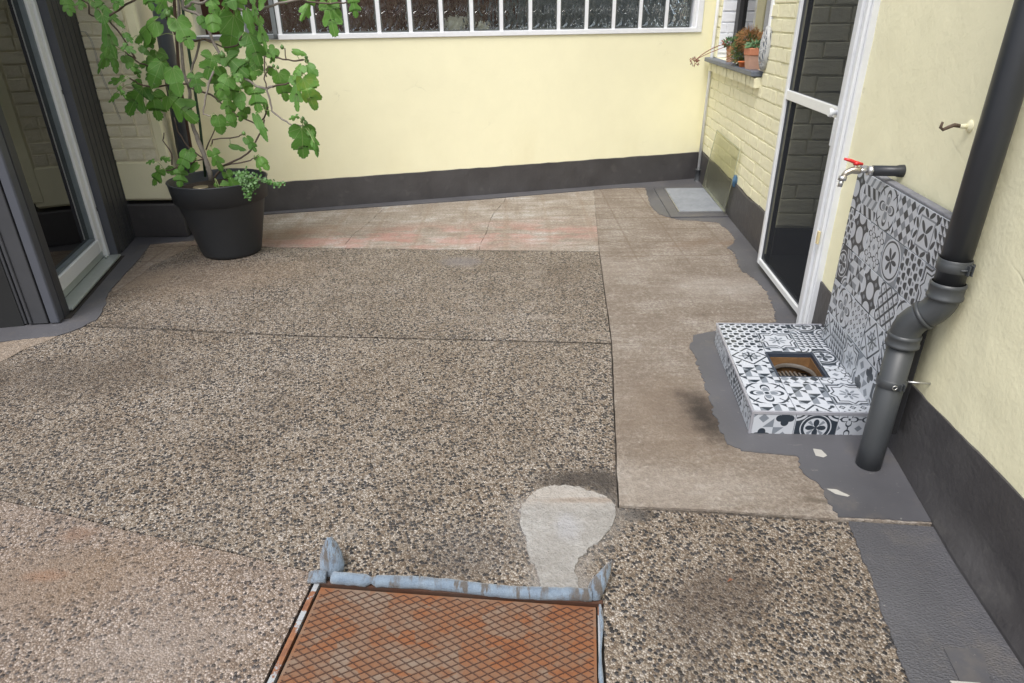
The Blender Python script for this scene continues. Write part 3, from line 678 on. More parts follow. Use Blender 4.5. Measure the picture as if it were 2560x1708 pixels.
# the room behind the blocks: brown wood left, grey right, unseen roof left off to let daylight in
bm = bmesh.new(); wbox(bm, WR, -4.7, -1.7, .6, 2.2, -1.0, -.95); obj('room_panelling', bm, M['intbrown'], rw)
bm = bmesh.new(); wbox(bm, WR, -1.7, .2, .6, 2.2, -1.0, -.95); wbox(bm, WR, -4.7, .2, .55, .6, -1.0, -.26); obj('room_wall', bm, M['intgrey'], rw)
for k, (s, w_, lab) in enumerate(((-2.24, .085, 'larger cream seashell seen through the glass blocks, left of the pair'), (-2.02, .05, 'smaller cream seashell seen through the glass blocks, right of the pair'))):
    bm = bmesh.new(); bmesh.ops.create_icosphere(bm, subdivisions=3, radius=1)
    for v in bm.verts:
        q_ = 1 + .22 * math.sin(v.co.x * 9) * (v.co.z > -.3) + .08 * math.sin(v.co.y * 13); v.co = Vector((v.co.x * w_ * q_, v.co.y * .04, v.co.z * w_ * .7 * q_ + w_ * .55))
    for f in bm.faces: f.smooth = True
    bm.transform(frame_of(WR, s, WZ0 + .04, -.16)); tag(obj('seashell', bm, M['shell']), lab, 'seashell', 'shells behind the glass blocks')
bm = bmesh.new(); wbox(bm, WR, -4.12, -.13, WZ0 - .02, WZ0 + .036, -.26, -.095); obj('inner_ledge', bm, M['white'], rw)

# ================================================================ RIGHT BRICK WALL (window, doorway)
ra = thing('brick_wall', 'pale yellow painted brick wall with small window beside the white screen door', 'wall')
wzb = 1.055; WS0, WS1 = -1.645, -.20; DS = -2.215; DOORT = 2.25
bm = bmesh.new()
wbox(bm, WA, DS, .25, -.05, wzb, -.24, 0); wbox(bm, WA, WS1, .25, wzb, TOP, -.24, 0); wbox(bm, WA, DS, WS0, wzb, TOP, -.24, 0); wbox(bm, WA, WS0, WS1, 2.3, TOP, -.24, 0)
wbox(bm, WA, -3.3, DS, DOORT, TOP, -.24, 0); obj('wall_core', bm, M['brickpaint'], ra)
bricks(WA, DS, .0, .272, TOP, .0785, .215, ra, M['brickpaint'], holes=((WS0 - .02, WS1 + .02, 1.0, 2.3),), seed=5, zstuff=1.62, proud=.009, joint=.011)
# white painted reveal bricks and band
rev = Wall(tuple(WA.at(WS1, 0, 0)[:2]), (-WA.n[0], -WA.n[1]), True)
rev.n = (-WA.d[0], -WA.d[1])
bm = bmesh.new(); box(bm, (.07, .004, 1.66), (.139, .008, 1.2), frame_of(rev)); obj('reveal', bm, M['white'], ra)
bricks(rev, .004, .138, wzb + .04, 2.2, .0785, .16, ra, M['white'], seed=8, zstuff=1.75, proud=.008, t0=.008)
bm = bmesh.new(); wbox(bm, WA, WS0 - .035, WS0 + .002, wzb, 2.3, -.1, .016, .004); obj('white_window_margin', bm, M['white'], ra)
bm = bmesh.new(); rows = []
for i in range(31):
    s = DS + i * (-DS) / 30; zt_ = .265 + .008 * math.sin(i * .7) + R_.gauss(0, .0015)
    rows.append([bm.verts.new(WA.at(s, z, t)) for z, t in ((-.02, 0), (-.02, .018), (zt_ - .004, .018), (zt_, .016), (zt_ + .002, 0))])
for a, b in zip(rows, rows[1:]):
    for j in range(4): bm.faces.new((a[j], a[j + 1], b[j + 1], b[j]))
bm.faces.new(rows[0]); obj('skirting', bm, M['skirt'], ra)
# brick corbel course under the sill: row of header bricks
for i in range(13):
    s = WS0 + .0 + i * .118
    if s + .1 > -.09: break
    LM = frame_of(WA, s + .052, .985, .0) @ Matrix.Rotation(R_.gauss(0, .01), 4, 'Y') @ Matrix.Diagonal((.106, .048, .062, 1)); inst('brick', BR[i % 5], LM, ra, M['brickpaint'])
sillL = WA.hit(1777, 140, .07)[0]
bm = bmesh.new(); vs = wbox(bm, WA, WS0 - .005, -.055, 1.022, 1.055, -.15, .075, .005)
o = obj('window_sill', bm, M['slate'], ra)
# window
wf = obj('window', (lambda b: (wbox(b, WA, -.36, -.24, 1.06, 2.3, -.15, -.10, .004), wbox(b, WA, WS0, WS0 + .05, 1.06, 2.3, -.15, -.10, .004), wbox(b, WA, WS0, -.24, 1.06, 1.12, -.155, -.105, .004), wbox(b, WA, -.24, WS1, 1.06, 2.3, -.152, -.12), b)[-1])(bmesh.new()), M['blk'], ra)
bm = bmesh.new(); wbox(bm, WA, WS0 + .05, -.36, 1.12, 2.3, -.135, -.130); obj('pane', bm, M['winglass'], wf)
bm = bmesh.new(); wbox(bm, WA, WS0 + .05, WS0 + .09, 1.12, 2.3, -.128, -.118); obj('sash_strip', bm, M['brassy'], wf)
bm = bmesh.new(); wbox(bm, WA, -1.2, -.3, 1.0, 2.4, -.32, -.30); obj('curtain', bm, M['curtain'], wf)
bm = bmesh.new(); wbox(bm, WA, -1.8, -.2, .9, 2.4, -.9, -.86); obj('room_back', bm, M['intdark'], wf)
# passage behind the door: painted brick side wall facing the camera
pw = thing('passage_wall', 'dim painted brick passage wall visible through the dark screen mesh', 'wall')
pj = WA.at(DS - .002, 0, 0); WP = Wall((pj.x, pj.y), (-WA.n[0], -WA.n[1]), True); WP.n = (-WA.d[0], -WA.d[1])
bm = bmesh.new(); wbox(bm, WP, .242, 1.4, 0, 2.6, -.2, 0); wbox(bm, WP, .05, .242, 0, 2.3, 0, .002); obj('wall_core', bm, M['brickpaint'], pw)
bricks(WP, .055, .95, .20, 2.3, .088, .235, pw, M['brickpaint'], seed=9, proud=.016, zstuff=1.9, t0=.002)
bm = bmesh.new(); wbox(bm, WP, .05, 1.4, 0, .185, .002, .03); obj('skirting', bm, M['blk'], pw)
bm = bmesh.new(); wbox(bm, WP, 1.4, 1.45, 0, 2.6, 0, 1.3); wbox(bm, WP, .25, 1.4, 0, 2.6, 1.0, 1.05); obj('far_wall', bm, M['intgrey'], pw)
bm = bmesh.new(); wbox(bm, WP, .0, 1.4, .0, .012, .0, 1.0); struct('passage_floor', bm, M['intdark'])

# ================================================================ RIGHT PLASTER WALL
rb = thing('plaster_wall', 'cream rendered side wall on the right carrying tap, hook and downpipe', 'wall')
b1 = WB.hit(2044, 690)[0] 
bm = bmesh.new(); wbox(bm, WB, -3.2, b1, -.05, TOP, -.24, 0); obj('render', bm, M['cream'], rb)
# grid of slightly wavy plaster so the face is not dead flat
bm = bmesh.new(); nx, nz_ = 110, 50; g_ = []
from mathutils import noise as NZ
for i in range(nx + 1):
    col_ = []
    for j in range(nz_ + 1):
        s = b1 - .001 - i * (b1 + 1.6) / nx; z = .2 + j * 1.75 / nz_
        t = .003 + .0035 * NZ.noise(Vector((s * 3, z * 3, 0))) + .002 * NZ.noise(Vector((s * 11, z * 11, 5))); col_.append(bm.verts.new(WB.at(s, z, max(.0006, t + .002))))
    g_.append(col_)
for i in range(nx):
    for j in range(nz_): bm.faces.new((g_[i][j], g_[i][j + 1], g_[i + 1][j + 1], g_[i + 1][j])).smooth = True
obj('uneven_top_coat', bm, M['cream'], rb)
bm = bmesh.new(); rows = []; NS = 70
for i in range(NS + 1):
    s = b1 - .004 - i * (b1 + 1.6) / NS; u = i / NS
    zt_ = (.266 + .0 * u if s > .45 else .272 + (.45 - s) * .055) + R_.gauss(0, .001)
    fl = .0 if s > .35 else min(.03, (.35 - s) * .06)
    rows.append([bm.verts.new(WB.at(s, z, t)) for z, t in ((-.02, 0), (-.02, .014 + fl), (.012, .013 + fl), (.04, .012 + fl * .3), (.12, .0115 + R_.gauss(0, .0006)), (zt_, .0105), (zt_ + .002, 0))])
for a, b in zip(rows, rows[1:]):
    for j in range(6):
        f = bm.faces.new((a[j], a[j + 1], b[j + 1], b[j])); f.smooth = j in (2, 3)
bm.faces.new(rows[0]); obj('skirting', bm, M['skirt'], rb)

# ================================================================ SCREEN DOOR
BL_ = G(1895.5, 653.7, .045); BR_ = G(2000.7, 796.2, .035)
SD = nd(BL_.x - BR_.x, BL_.y - BR_.y); WD = Wall((BR_.x, BR_.y), SD, True); dw = math.hypot(BL_.x - BR_.x, BL_.y - BR_.y)
sd = thing('screen_door', 'white framed insect screen door with dark mesh in the brick wall', 'screen door')
z0d = .04; dh = 2.12; bz = WD.hit(2035, 262)[1]
bm = bmesh.new(); wbox(bm, WD, dw - .032, dw, z0d, dh, -.02, .008, .003); obj('stile', bm, M['pvc'], sd)
bm = bmesh.new(); wbox(bm, WD, 0, .040, z0d, dh, -.02, .008, .003); obj('stile', bm, M['pvcold'], sd)
bm = bmesh.new(); wbox(bm, WD, .040, dw - .032, z0d, z0d + .034, -.02, .006, .003); obj('bottom_rail', bm, M['pvc'], sd)
bm = bmesh.new(); wbox(bm, WD, .040, dw - .032, dh - .04, dh, -.02, .006, .003); obj('top_rail', bm, M['pvc'], sd)
bm = bmesh.new(); wbox(bm, WD, .040, dw - .032, bz - .022, bz + .026, -.02, .006, .003); obj('cross_rail', bm, M['pvc'], sd)
for (za, zb_) in ((z0d + .034, bz - .022), (bz + .026, dh - .04)):
    bm = bmesh.new(); vs = [bm.verts.new(WD.at(s, z, -.006)) for s, z in ((.040, za), (dw - .032, za), (dw - .032, zb_), (.040, zb_))]; bm.faces.new(vs); obj('mesh_panel', bm, M['mesh'], sd)
hs_, hz_ = WD.hit(2092, 296, .02); bm = bmesh.new()
tube(bm, [WD.at(.035, bz + .005, .008), WD.at(.035, bz + .005, .022), WD.at(.035, bz + .005, .030)], [.010, .011, .021], 14); tube(bm, [WD.at(.035, bz + .005, .030), WD.at(.035, bz + .005, .042)], [.021, .017], 14); obj('knob', bm, M['pvc'], sd)
bm = bmesh.new(); box(bm, (.018, .013, bz - .075), (.022, .008, .12), frame_of(WD), .003); obj('latch_plate', bm, M['pvcold'], sd)
# fixed frame of the doorway
df = thing('door_frame', 'weathered white upvc door frame post right of the insect screen', 'door frame')
fz = .0
e1 = WB.at(b1, 0, 0); 
for (s0, s1, t0, t1, mt) in ((-.040, -.003, -.05, .020, 'pvcold'), (-.075, -.042, -.06, .010, 'pvc'), (-.092, -.077, -.07, .0, 'pvcold')):
    bm = bmesh.new(); wbox(bm, WD, s0, s1, .002, 2.2, t0, t1, .004); obj('post_profile', bm, M[mt], df)
bm = bmesh.new(); wbox(bm, WD, -.092, dw + .03, 2.14, 2.22, -.06, .0); obj('lintel_profile', bm, M['pvc'], df)
bm = bmesh.new(); wbox(bm, WD, .0, .045, .02, 2.14, -.10, -.055); wbox(bm, WD, dw - .048, dw - .034, .02, 2.14, -.05, -.028); obj('dark_inner_frame', bm, M['blk'], df)
cs, cz = WD.hit(2048, 594, .02); bm = bmesh.new(); wbox(bm, WD, cs - .010, cs + .010, cz - .03, cz + .03, .020, .030, .002); obj('catch', bm, M['brassy'], df)

# ================================================================ ANNEX LEFT
ax = thing('clad_annex', 'grey vertically clad annex with glazed door on the left', 'annex')
C0 = G(151, 811); F0 = G(346, 589); fd = nd(F0.x - C0.x, F0.y - C0.y); SL = math.hypot(F0.x - C0.x, F0.y - C0.y)
WS = Wall((C0.x, C0.y), fd, True); 
if (WS.n[0] < 0): WS.n = (-WS.n[0], -WS.n[1])
fr_ = nd(C0.x - G(0, 818).x, C0.y - G(0, 818).y); WF = Wall((C0.x, C0.y), fr_, False)
if WF.n[1] > 0: WF.n = (-WF.n[0], -WF.n[1])
def sw(x, y, t=0): return WS.hit(x, y, t)[0]
p1 = G(174, 784); sO = (p1.x - C0.x) * fd[0] + (p1.y - C0.y) * fd[1]
p2 = G(304, 645); sE = (p2.x - C0.x) * fd[0] + (p2.y - C0.y) * fd[1]
HT = 2.32
bm = bmesh.new(); wbox(bm, WF, -1.4, -.02, .01, HT, -.14, -.0155); wbox(bm, WS, .02, sO - .01, .01, HT, -.14, -.0155); wbox(bm, WS, sE + .01, SL - .01, .01, HT, -.16, -.0155); wbox(bm, WS, sO, sE, 2.12, HT, -.14, -.012)
obj('wall_core', bm, M['cladgap'], ax)
def plank(w, s0, s1, mt='clad', z0=.0, prof=True, g=.0035):
    bm = bmesh.new(); wbox(bm, w, s0 + g, s1 - g, z0 + .006 + R_.uniform(0, .003), HT, -.016, 0, .003)
    if prof: wbox(bm, w, s0 + .010, s0 + .026, z0 + .012, HT, -.001, .008, .0035)
    return obj('plank', bm, M[mt], ax)
s = -.052; plank(WF, -.050, -.0, 'cladtrim', prof=False)
for i in range(12): plank(WF, s - .102, s); s -= .102
plank(WS, .0, .072, 'cladtrim', prof=False)
bm = bmesh.new(); wbox(bm, WS, .074, sO, .004, HT, -.02, .003, .002); obj('corner_trim', bm, M['clad'], ax)
npl = 6; wdt = (SL - sE - .012) / npl
for i in range(npl): plank(WS, sE + .012 + i * wdt, sE + .012 + (i + 1) * wdt, prof=False, g=.007)
# reveal trim facing the camera at the far side of the opening, and door set back
RV = .105
bm = bmesh.new(); wbox(bm, WS, sE, sE + .012, .004, HT, -RV, .004, .002); obj('reveal_board', bm, M['cladtrim'], ax)
bm = bmesh.new(); wbox(bm, WS, sE - .003, sE, .01, HT, -.070, -.064); obj('board_seam', bm, M['cladgap'], ax)
dr = obj('door_frame', (lambda b: (wbox(b, WS, sE - .045, sE - .004, .03, 2.12, -RV, -.040, .003), wbox(b, WS, sO + .0, sO + .05, .03, 2.12, -RV, -.040, .003), b)[-1])(bmesh.new()), M['pvc'], ax)
bm = bmesh.new(); wbox(bm, WS, sE - .105, sE - .047, .080, 2.08, -RV, -.052, .004); wbox(bm, WS, sO + .05, sO + .11, .080, 2.08, -RV, -.052, .004); wbox(bm, WS, sO + .11, sE - .105, .080, .158, -RV, -.052, .004); obj('sash', bm, M['pvc'], dr)
bm = bmesh.new(); wbox(bm, WS, sE - .120, sE - .106, .159, 2.08, -RV, -.066); wbox(bm, WS, sO + .11, sE - .120, .159, .174, -RV, -.066); obj('glazing_seal', bm, M['seal'], dr)
bm = bmesh.new(); wbox(bm, WS, sO + .11, sE - .121, .175, 2.08, -.096, -.090); obj('pane', bm, M['doorglass'], dr)
bm = bmesh.new(); wbox(bm, WS, sO + .0, sE - .0405, .03, .079, -RV, -.066, .003); obj('threshold', bm, M['alu'], dr)
bm = bmesh.new(); wbox(bm, WS, sO + .0, sE - .001, .016, .028, -.070, .020, .002); obj('sill_plate', bm, M['alu'], dr)
bm = bmesh.new(); tube(bm, [WS.at(sE - .07, .03, -.045), WS.at(sE - .07, .045, -.045)], .009, 10); obj('door_stop', bm, M['alu'], dr)
for zz in (.33, 1.02):
    bm = bmesh.new(); wbox(bm, WS, sE - .018, sE - .008, zz - .012, zz + .012, -.041, -.039); obj('drain_slot', bm, M['blk'], dr)
# interior: dark room
bm = bmesh.new(); cx_ = WS.at(SL / 2, 1.3, -1.5)
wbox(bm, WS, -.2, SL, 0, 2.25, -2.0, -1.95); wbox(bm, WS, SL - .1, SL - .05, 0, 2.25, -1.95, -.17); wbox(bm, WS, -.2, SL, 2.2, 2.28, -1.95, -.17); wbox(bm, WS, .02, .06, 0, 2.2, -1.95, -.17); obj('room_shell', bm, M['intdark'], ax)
bm = bmesh.new(); wbox(bm, WS, .06, SL - .1, .0, .02, -1.95, -.16); obj('room_floor', bm, simple('brown_floor', (.10, .065, .04), .5), ax)
# gap of dirt beside sill
bm = bmesh.new(); wbox(bm, WS, sO - .08, sE + .03, .002, .0056, .0, .030); g0 = obj('joint_gap', bm, M['bed'], ax)

# ================================================================ DOWNPIPE BIG
dp = thing('downpipe', 'thick anthracite downpipe with offset bend and clamps on the right wall', 'downpipe')
foot = G(2169, 1166); PR = .040
lo = Vector((foot.x, foot.y, 0)); U0 = WB.at(0, 0, .062)
sU, zU = WB.hit(2458 + 37, 300, .062); up_ = WB.at(sU, 0, .062)
zl = V(2276, 822, (lo.x, lo.y), (1, 0)).z; zu = V(2385, 735, (up_.x, up_.y), (1, 0)).z
def P(b, z): return Vector((b.x, b.y, z))
zl = max(.30, min(zl, .5)); zu = max(zl + .10, zu)
bm = bmesh.new(); tube(bm, [P(lo, .0), P(lo, .1), P(lo, zl)], PR, 32); obj('lower_pipe', bm, M['pipe'], dp)
bm = bmesh.new(); tube(bm, [P(up_, zu), P(up_, zu + .5), P(up_, 3.1)], PR, 32); obj('upper_pipe', bm, M['pipehi'], dp)
def bez(p0, p1, p2, n=8): return [p0 * (1 - t) ** 2 + p1 * 2 * t * (1 - t) + p2 * t * t for t in [i / n for i in range(n + 1)]]
dirm = (P(up_, zu) - P(lo, zl)); k1 = P(lo, zl + .045); k2 = P(up_, zu - .045); mdl = (k1 + k2) / 2
bm = bmesh.new(); tube(bm, [P(lo, zl)] + bez(P(lo, zl + .005), k1, mdl), PR + .003, 32); obj('lower_elbow', bm, M['pipe'], dp)
bm = bmesh.new(); tube(bm, bez(mdl, k2, P(up_, zu - .005)) + [P(up_, zu)], PR + .0025, 32); obj('upper_elbow', bm, M['pipe'], dp)
def collar(b, z, h, r, lips=True, nm='collar'):
    bm = bmesh.new(); prof = [(r - .002, 0), (r, .002), (r, h - .002), (r - .002, h)]
    if lips: prof = [(r - .003, 0), (r + .003, .002), (r + .003, .009), (r, .012), (r, h - .014), (r + .002, h - .010), (r + .002, h - .004), (r - .003, h)]
    lathe(bm, P(b, z), prof, 36); return obj(nm, bm, M['pipe'], dp)
collar(lo, zl - .035, .042, PR + .006); collar(up_, zu - .012, .05, PR + .006); collar(up_, zu + .075, .035, PR + .004, False)
# elbow lip in the middle
bm = bmesh.new(); dm = (k2 - k1).normalized(); tube(bm, [mdl - dm * .006, mdl + dm * .002, mdl + dm * .006], [PR + .006, PR + .0065, PR + .004], 32); obj('collar', bm, M['pipe'], dp)
zc = V(2240, 952, (lo.x, lo.y), (1, 0)).z; zc2 = V(2390, 664, (up_.x, up_.y), (1, 0)).z
for (b, z, rod) in ((lo, zc, True), (up_, zc2, False)):
    cl = collar(b, z - .014, .028, PR + .0045, False, 'clamp')
    bm = bmesh.new(); 
    if rod:
        e = Vector((b.x, b.y, z)); ps, pz = WB.hit(2332, 958); wp = WB.at(ps, z - .0, 0)
        tube(bm, [e + (wp - e).normalized() * (PR - .002), wp], .0035, 8); obj('threaded_rod', bm, M['steel'], cl)
        f0 = e + Vector((-.006, -PR - .006, 0)); bm = bmesh.new()
        tube(bm, [f0 + Vector((math.cos(a) * .007 - .008, 0, math.sin(a) * .007)) for a in [i * 2 * PI / 12 for i in range(13)]], .0018, 6); obj('eye_bolt', bm, M['steel'], cl)
        bm = bmesh.new(); box(bm, f0 + Vector((.010, .0, 0)), (.004, .014, .024), None, .001); box(bm, f0 + Vector((.020, .0, 0)), (.004, .014, .024), None, .001); obj('clamp_ears', bm, M['pipe'], cl)
    else:
        f0 = Vector((b.x, b.y, z)) + Vector((.012, -PR - .006, 0)); box(bm, f0, (.004, .016, .03), None, .001); box(bm, f0 + Vector((.010, 0, 0)), (.004, .016, .03), None, .001); tube(bm, [f0 + Vector((-.02, 0, 0)), f0 + Vector((.014, 0, 0))], .0028, 8); obj('clamp_ears', bm, M['pipe'], cl)
        bm = bmesh.new(); tube(bm, [Vector((b.x + PR * .8, b.y, z)), WB.at(sU, z, 0)], .006, 8); obj('threaded_rod', bm, M['pipe'], cl)

# ================================================================ TILES: patterns
def tile_mat(k):
    T = Tr('patterned_tile_print'); u, v, _ = T.sep(T.uv()); D_, G_, L_ = (.026, .036, .05), (.19, .215, .25), (.50, .53, .58)
    a = ab(u - .5) * 2; b = ab(v - .5) * 2; r = T.math('SQRT', a * a + b * b)
    th = T.math('ARCTAN2', v - .5, u - .5); one = u * 0 + 1.0
    def cell(n): return frac(u * n), frac(v * n)
    def ellipse(x, y, cx, cy, rx, ry, an):
        c, s_ = math.cos(an), math.sin(an); p = ((x - cx) * c + (y - cy) * s_) / rx; q_ = ((y - cy) * c - (x - cx) * s_) / ry; return (p * p + q_ * q_) < 1.0
    def ring(x, y, cx, cy, R1, w): 
        q_ = T.math('SQRT', (x - cx) * (x - cx) + (y - cy) * (y - cy)); return ab(q_ - R1) < w
    dark = one * 0; grey = one * 0
    if k == 0:      # pinwheel triangles
        x, y = cell(3.0); ix = frac(u * 1.5) > .5; iy = frac(v * 1.5) > .5; xo = ab(ix - iy); sx = x * (1 - xo) + (1 - x) * xo
        dark = (sx > y) * (mn(sx, 1 - y) < .5); grey = (sx < y) * (x > .5)
    elif k == 1:    # rhomb zigzag
        y = v * 3.0; x = u * 4.0; z = frac(x * .5); tri = ab(z - .5) * 2; q_ = frac(y + tri * .5); dark = (q_ < .5) * (z > .5) ; grey = (q_ > .62) * (z < .5)
    elif k == 2:    # big flower
        pet = ab(T.math('COSINE', th * 2.0)); dark = (r < pet * .85) * (r > pet * .68); grey = (r < pet * .55) * (r > .18); dark = mx(dark, mx(r < .12, ab(r - 1.05) < .06)); dark = mx(dark, (ab(a - b) < .05) * (r > .7) * (r < 1.2))
    elif k == 3:    # trellis
        p = frac((u + v) * 3.0); q_ = frac((u - v) * 3.0); dark = mx(ab(p - .5) < .13, (ab(q_ - .5) < .10)); grey = ((p < .3) * (q_ < .3))
    elif k == 4:    # rings / quatrefoil chain
        x, y = cell(2.0); c = None
        for (cx, cy) in ((0, 0), (1, 0), (0, 1), (1, 1)): w = ring(x, y, cx, cy, .5, .07); c = w if c is None else mx(c, w)
        dark = mx(c, ring(x, y, .5, .5, .17, .06)); grey = ((x - .5) * (x - .5) + (y - .5) * (y - .5)) < .012
    elif k == 5:    # harlequin
        p = frac(u * 2.0 + v * 2.0); q_ = frac(u * 2.0 - v * 2.0); dark = (p < .5) * (q_ < .5); grey = (p > .5) * (q_ > .5)
    elif k == 6:    # wavy blobs
        s_ = T.math('SINE', u * (PI * 6)) * T.math('SINE', v * (PI * 6)) + T.math('SINE', u * (PI * 12)) * .18; dark = s_ > .10; grey = s_ < -.72
    elif k == 7:    # leaf border with four leaves
        c = None
        for an in (.785, 2.356, 3.927, 5.498):
            w = ellipse(u, v, .5 + .17 * math.cos(an), .5 + .17 * math.sin(an), .15, .055, an); c = w if c is None else mx(c, w)
        for i in range(4):
            for (cx, cy, an) in (((i + .5) / 4, .09, .6 if i % 2 else -.6), ((i + .5) / 4, .91, .6 if i % 2 else -.6), (.09, (i + .5) / 4, 1.0 if i % 2 else -1.0 + PI), (.91, (i + .5) / 4, 1.0 if i % 2 else -1.0 + PI)): c = mx(c, ellipse(u, v, cx, cy, .12, .05, an))
        dark = c; grey = ab(mx(a, b) - .62) < .04
    elif k == 8:    # framed star medallion
        q_ = mx(a, b); o_ = a + b; sh = mn(q_ * 1.0, o_ * .74); dark = mx(ab(sh - .86) < .05, mx(ab(sh - .66) < .035, r < .10)); pet = ab(T.math('COSINE', th * 4.0)); grey = mx((sh > .93), (r < pet * .5) * (r > .14))
    elif k == 9:    # herringbone bars
        p = frac((u + v) * 2.5); q_ = frac((u * 2.5) + .0); z = frac(u * 2.5 + (frac(v * 5.0) > .5) * .5); dark = mx((frac(v * 5.0 + ab(frac(u * 2.5) - .5) * 2) < .42) * (frac(u * 2.5) > .5), (frac(v * 5.0 - ab(frac(u * 2.5) - .5) * 2) < .2)); grey = (frac(v * 5.0 + u * 5.0) > .72)
    elif k == 10:   # small triangles
        x, y = cell(6.0); dark = (x > y); grey = (y > .8) * (x < .3)
    elif k == 11:   # quatrefoil chequer
        x, y = cell(2.0); c = None; p = (x - .5) * 2; q2 = (y - .5) * 2; pet = ab(T.math('COSINE', T.math('ARCTAN2', q2, p) * 2.0)) * .35 + .52
        rr_ = T.math('SQRT', p * p + q2 * q2); ck = ab((frac(u) > .5) - (frac(v) > .5)); dark = (rr_ < pet) * ck; grey = (ab(p) + ab(q2) > 1.0) * (p * q2 > 0.0) * (1 - ck)
        grey = mx(grey, (1 - ck) * (ab(p) + ab(q2) < .5))
    elif k == 12:   # small rosettes in a grid
        x, y = cell(2.0); p = x - .5; q2 = y - .5; t2 = T.math('ARCTAN2', q2, p); rr_ = T.math('SQRT', p * p + q2 * q2); pet = ab(T.math('COSINE', t2 * 2.0)) * .26 + .12
        dark = mx(ab(rr_ - pet) < .045, mx(rr_ < .06, (ab(p) < .03) * (rr_ > .36))); dark = mx(dark, (ab(q2) < .03) * (rr_ > .36)); grey = ab(p) + ab(q2) > .82
    elif k == 13:   # lozenge frame with cross and sprigs
        o_ = a + b; dark = mx(ab(o_ - .95) < .07, mx((mn(a, b) < .05) * (mx(a, b) < .6), (ab(a - b) < .07) * (o_ > 1.1) * (o_ < 1.75))); dark = mx(dark, ((a - .8) * (a - .8) + (b - .8) * (b - .8)) < .012); dark = mx(dark, (ab(a - b) < .06) * (r < .5)); grey = (r < .42) * (r > .32)
    elif k == 14:   # swirl medallion
        pet = ab(T.math('COSINE', th * 2.0)); cr = T.math('SQRT', (a - 1) * (a - 1) + (b - 1) * (b - 1)); big = (r > .74) * (cr > .62)
        dark = mx(mx(ab(r - .62) < .07, (r < pet * .48)), mx(big, ab(cr - .46) < .045)); grey = mx(cr < .3, (r < .5) * (pet < .35) * (r > .2))
    elif k == 15:   # small squares lattice
        x, y = cell(4.0); p = ab(x - .5) + ab(y - .5); dark = mx((p < .34) * (p > .18), p > .86); grey = (p < .1)
    else:           # big cross petals inside oval
        pet = ab(T.math('COSINE', th * 3.0)); dark = mx((r < pet * .6) * (r > .05), ab(r - .86) < .045); grey = r > 1.0
    col = T.mix(mn(grey, one), L_, G_); col = T.mix(mn(dark, one), col, D_)
    dirt = T.noise(9, det=5); col = T.mix(T.ss(dirt, .55, .8) * .2, col, (.35, .33, .30))
    return T.out(col, .32, T.bump(T.noise(30), .06, .002), Coat_Weight=.15)
TM = [tile_mat(k) for k in range(17)]
TSZ = .1525
def tile_obj(parent, org, ex, ey, en, w, h, thick, mat, full=TSZ, uo=0, vo=0, rot=0):
    """tile of w x h in plane (ex,ey) starting at org; normal en; UV keeps the print at full size when the tile is cut"""
    bm = bmesh.new(); g2 = .0012; uvl = bm.loops.layers.uv.new('UVMap'); be = .0012
    f_ = [(g2, g2), (w - g2, g2), (w - g2, h - g2), (g2, h - g2)]; i_ = [(g2 + be, g2 + be), (w - g2 - be, g2 + be), (w - g2 - be, h - g2 - be), (g2 + be, h - g2 - be)]
    tv = [bm.verts.new(org + ex * x + ey * y + en * thick) for x, y in i_]; mv = [bm.verts.new(org + ex * x + ey * y + en * (thick - be)) for x, y in f_]; bv = [bm.verts.new(org + ex * x + ey * y) for x, y in f_]
    def UV(x, y):
        a, b = (x + uo) / full, (y + vo) / full
        for _ in range(rot): a, b = b, 1 - a
        return (a, b)
    f = bm.faces.new(tv)
    for lp, (x, y) in zip(f.loops, i_): lp[uvl].uv = UV(x, y)
    for j in range(4):
        for (A_, B_) in ((mv, tv), (bv, mv)):
            ff = bm.faces.new((A_[j], A_[(j + 1) % 4], B_[(j + 1) % 4], B_[j]))
            for lp in ff.loops: lp[uvl].uv = UV(*f_[j])
    return obj('tile', bm, mat, parent)

# ================================================================ SPLASHBACK
spb = thing('tiled_splashback', 'upright black and white patterned tile board behind the garden tap', 'tiled board')
s1_, zt1 = WB.hit(2151, 394, .055); s0_, _ = WB.hit(2386, 512, .055); zb = .10; ztop = .845
bm = bmesh.new(); wbox(bm, WB, s0_, s1_, zb, ztop, .024, .044, .002); obj('backing_board', bm, simple('anthracite_board', (.03, .032, .036), .6), spb)
bm = bmesh.new(); wbox(bm, WB, s0_, s1_, ztop + .0005, ztop + .010, .020, .051, .002); obj('mortar_top', bm, simple('rough_grey_mortar', (.22, .225, .25), .9, bump=1, var=.3), spb)
bm = bmesh.new(); wbox(bm, WB, s0_ - .0045, s0_ - .0005, zb, ztop, .030, .053, .001); obj('black_edge', bm, M['cladgap'], spb)
seq = [4, 1, 2, 5, 7, 10, 6, 4, 12, 16, 6, 8, 14, 0, 4, 3, 2, 6, 0, 2, 15, 13, 9, 4, 13, 10, 8, 11, 14, 12]
ex = Vector((-BD[0], -BD[1], 0)); ez = Vector((0, 0, -1)); en = Vector((WB.n[0], WB.n[1], 0)); k = 0
Wd = s1_ - s0_; z = ztop; row = 0
while z > zb + .01:
    h = min(TSZ, z - zb); x = 0.0; first = TSZ * (.62, .45, .8, .55, .62)[row % 5]; c_ = 0
    while x < Wd - .01:
        w = min(first if c_ == 0 else TSZ, Wd - x); org = WB.at(s1_ - x, z, .0445)
        tile_obj(spb, org, ex, ez, en, w, h, .0075, TM[seq[(row * 6 + c_) % len(seq)]], uo=(TSZ - w if c_ == 0 else 0), rot=R_.choice((0, 1, 2, 3)))
        x += w; c_ += 1
    z -= TSZ; row += 1

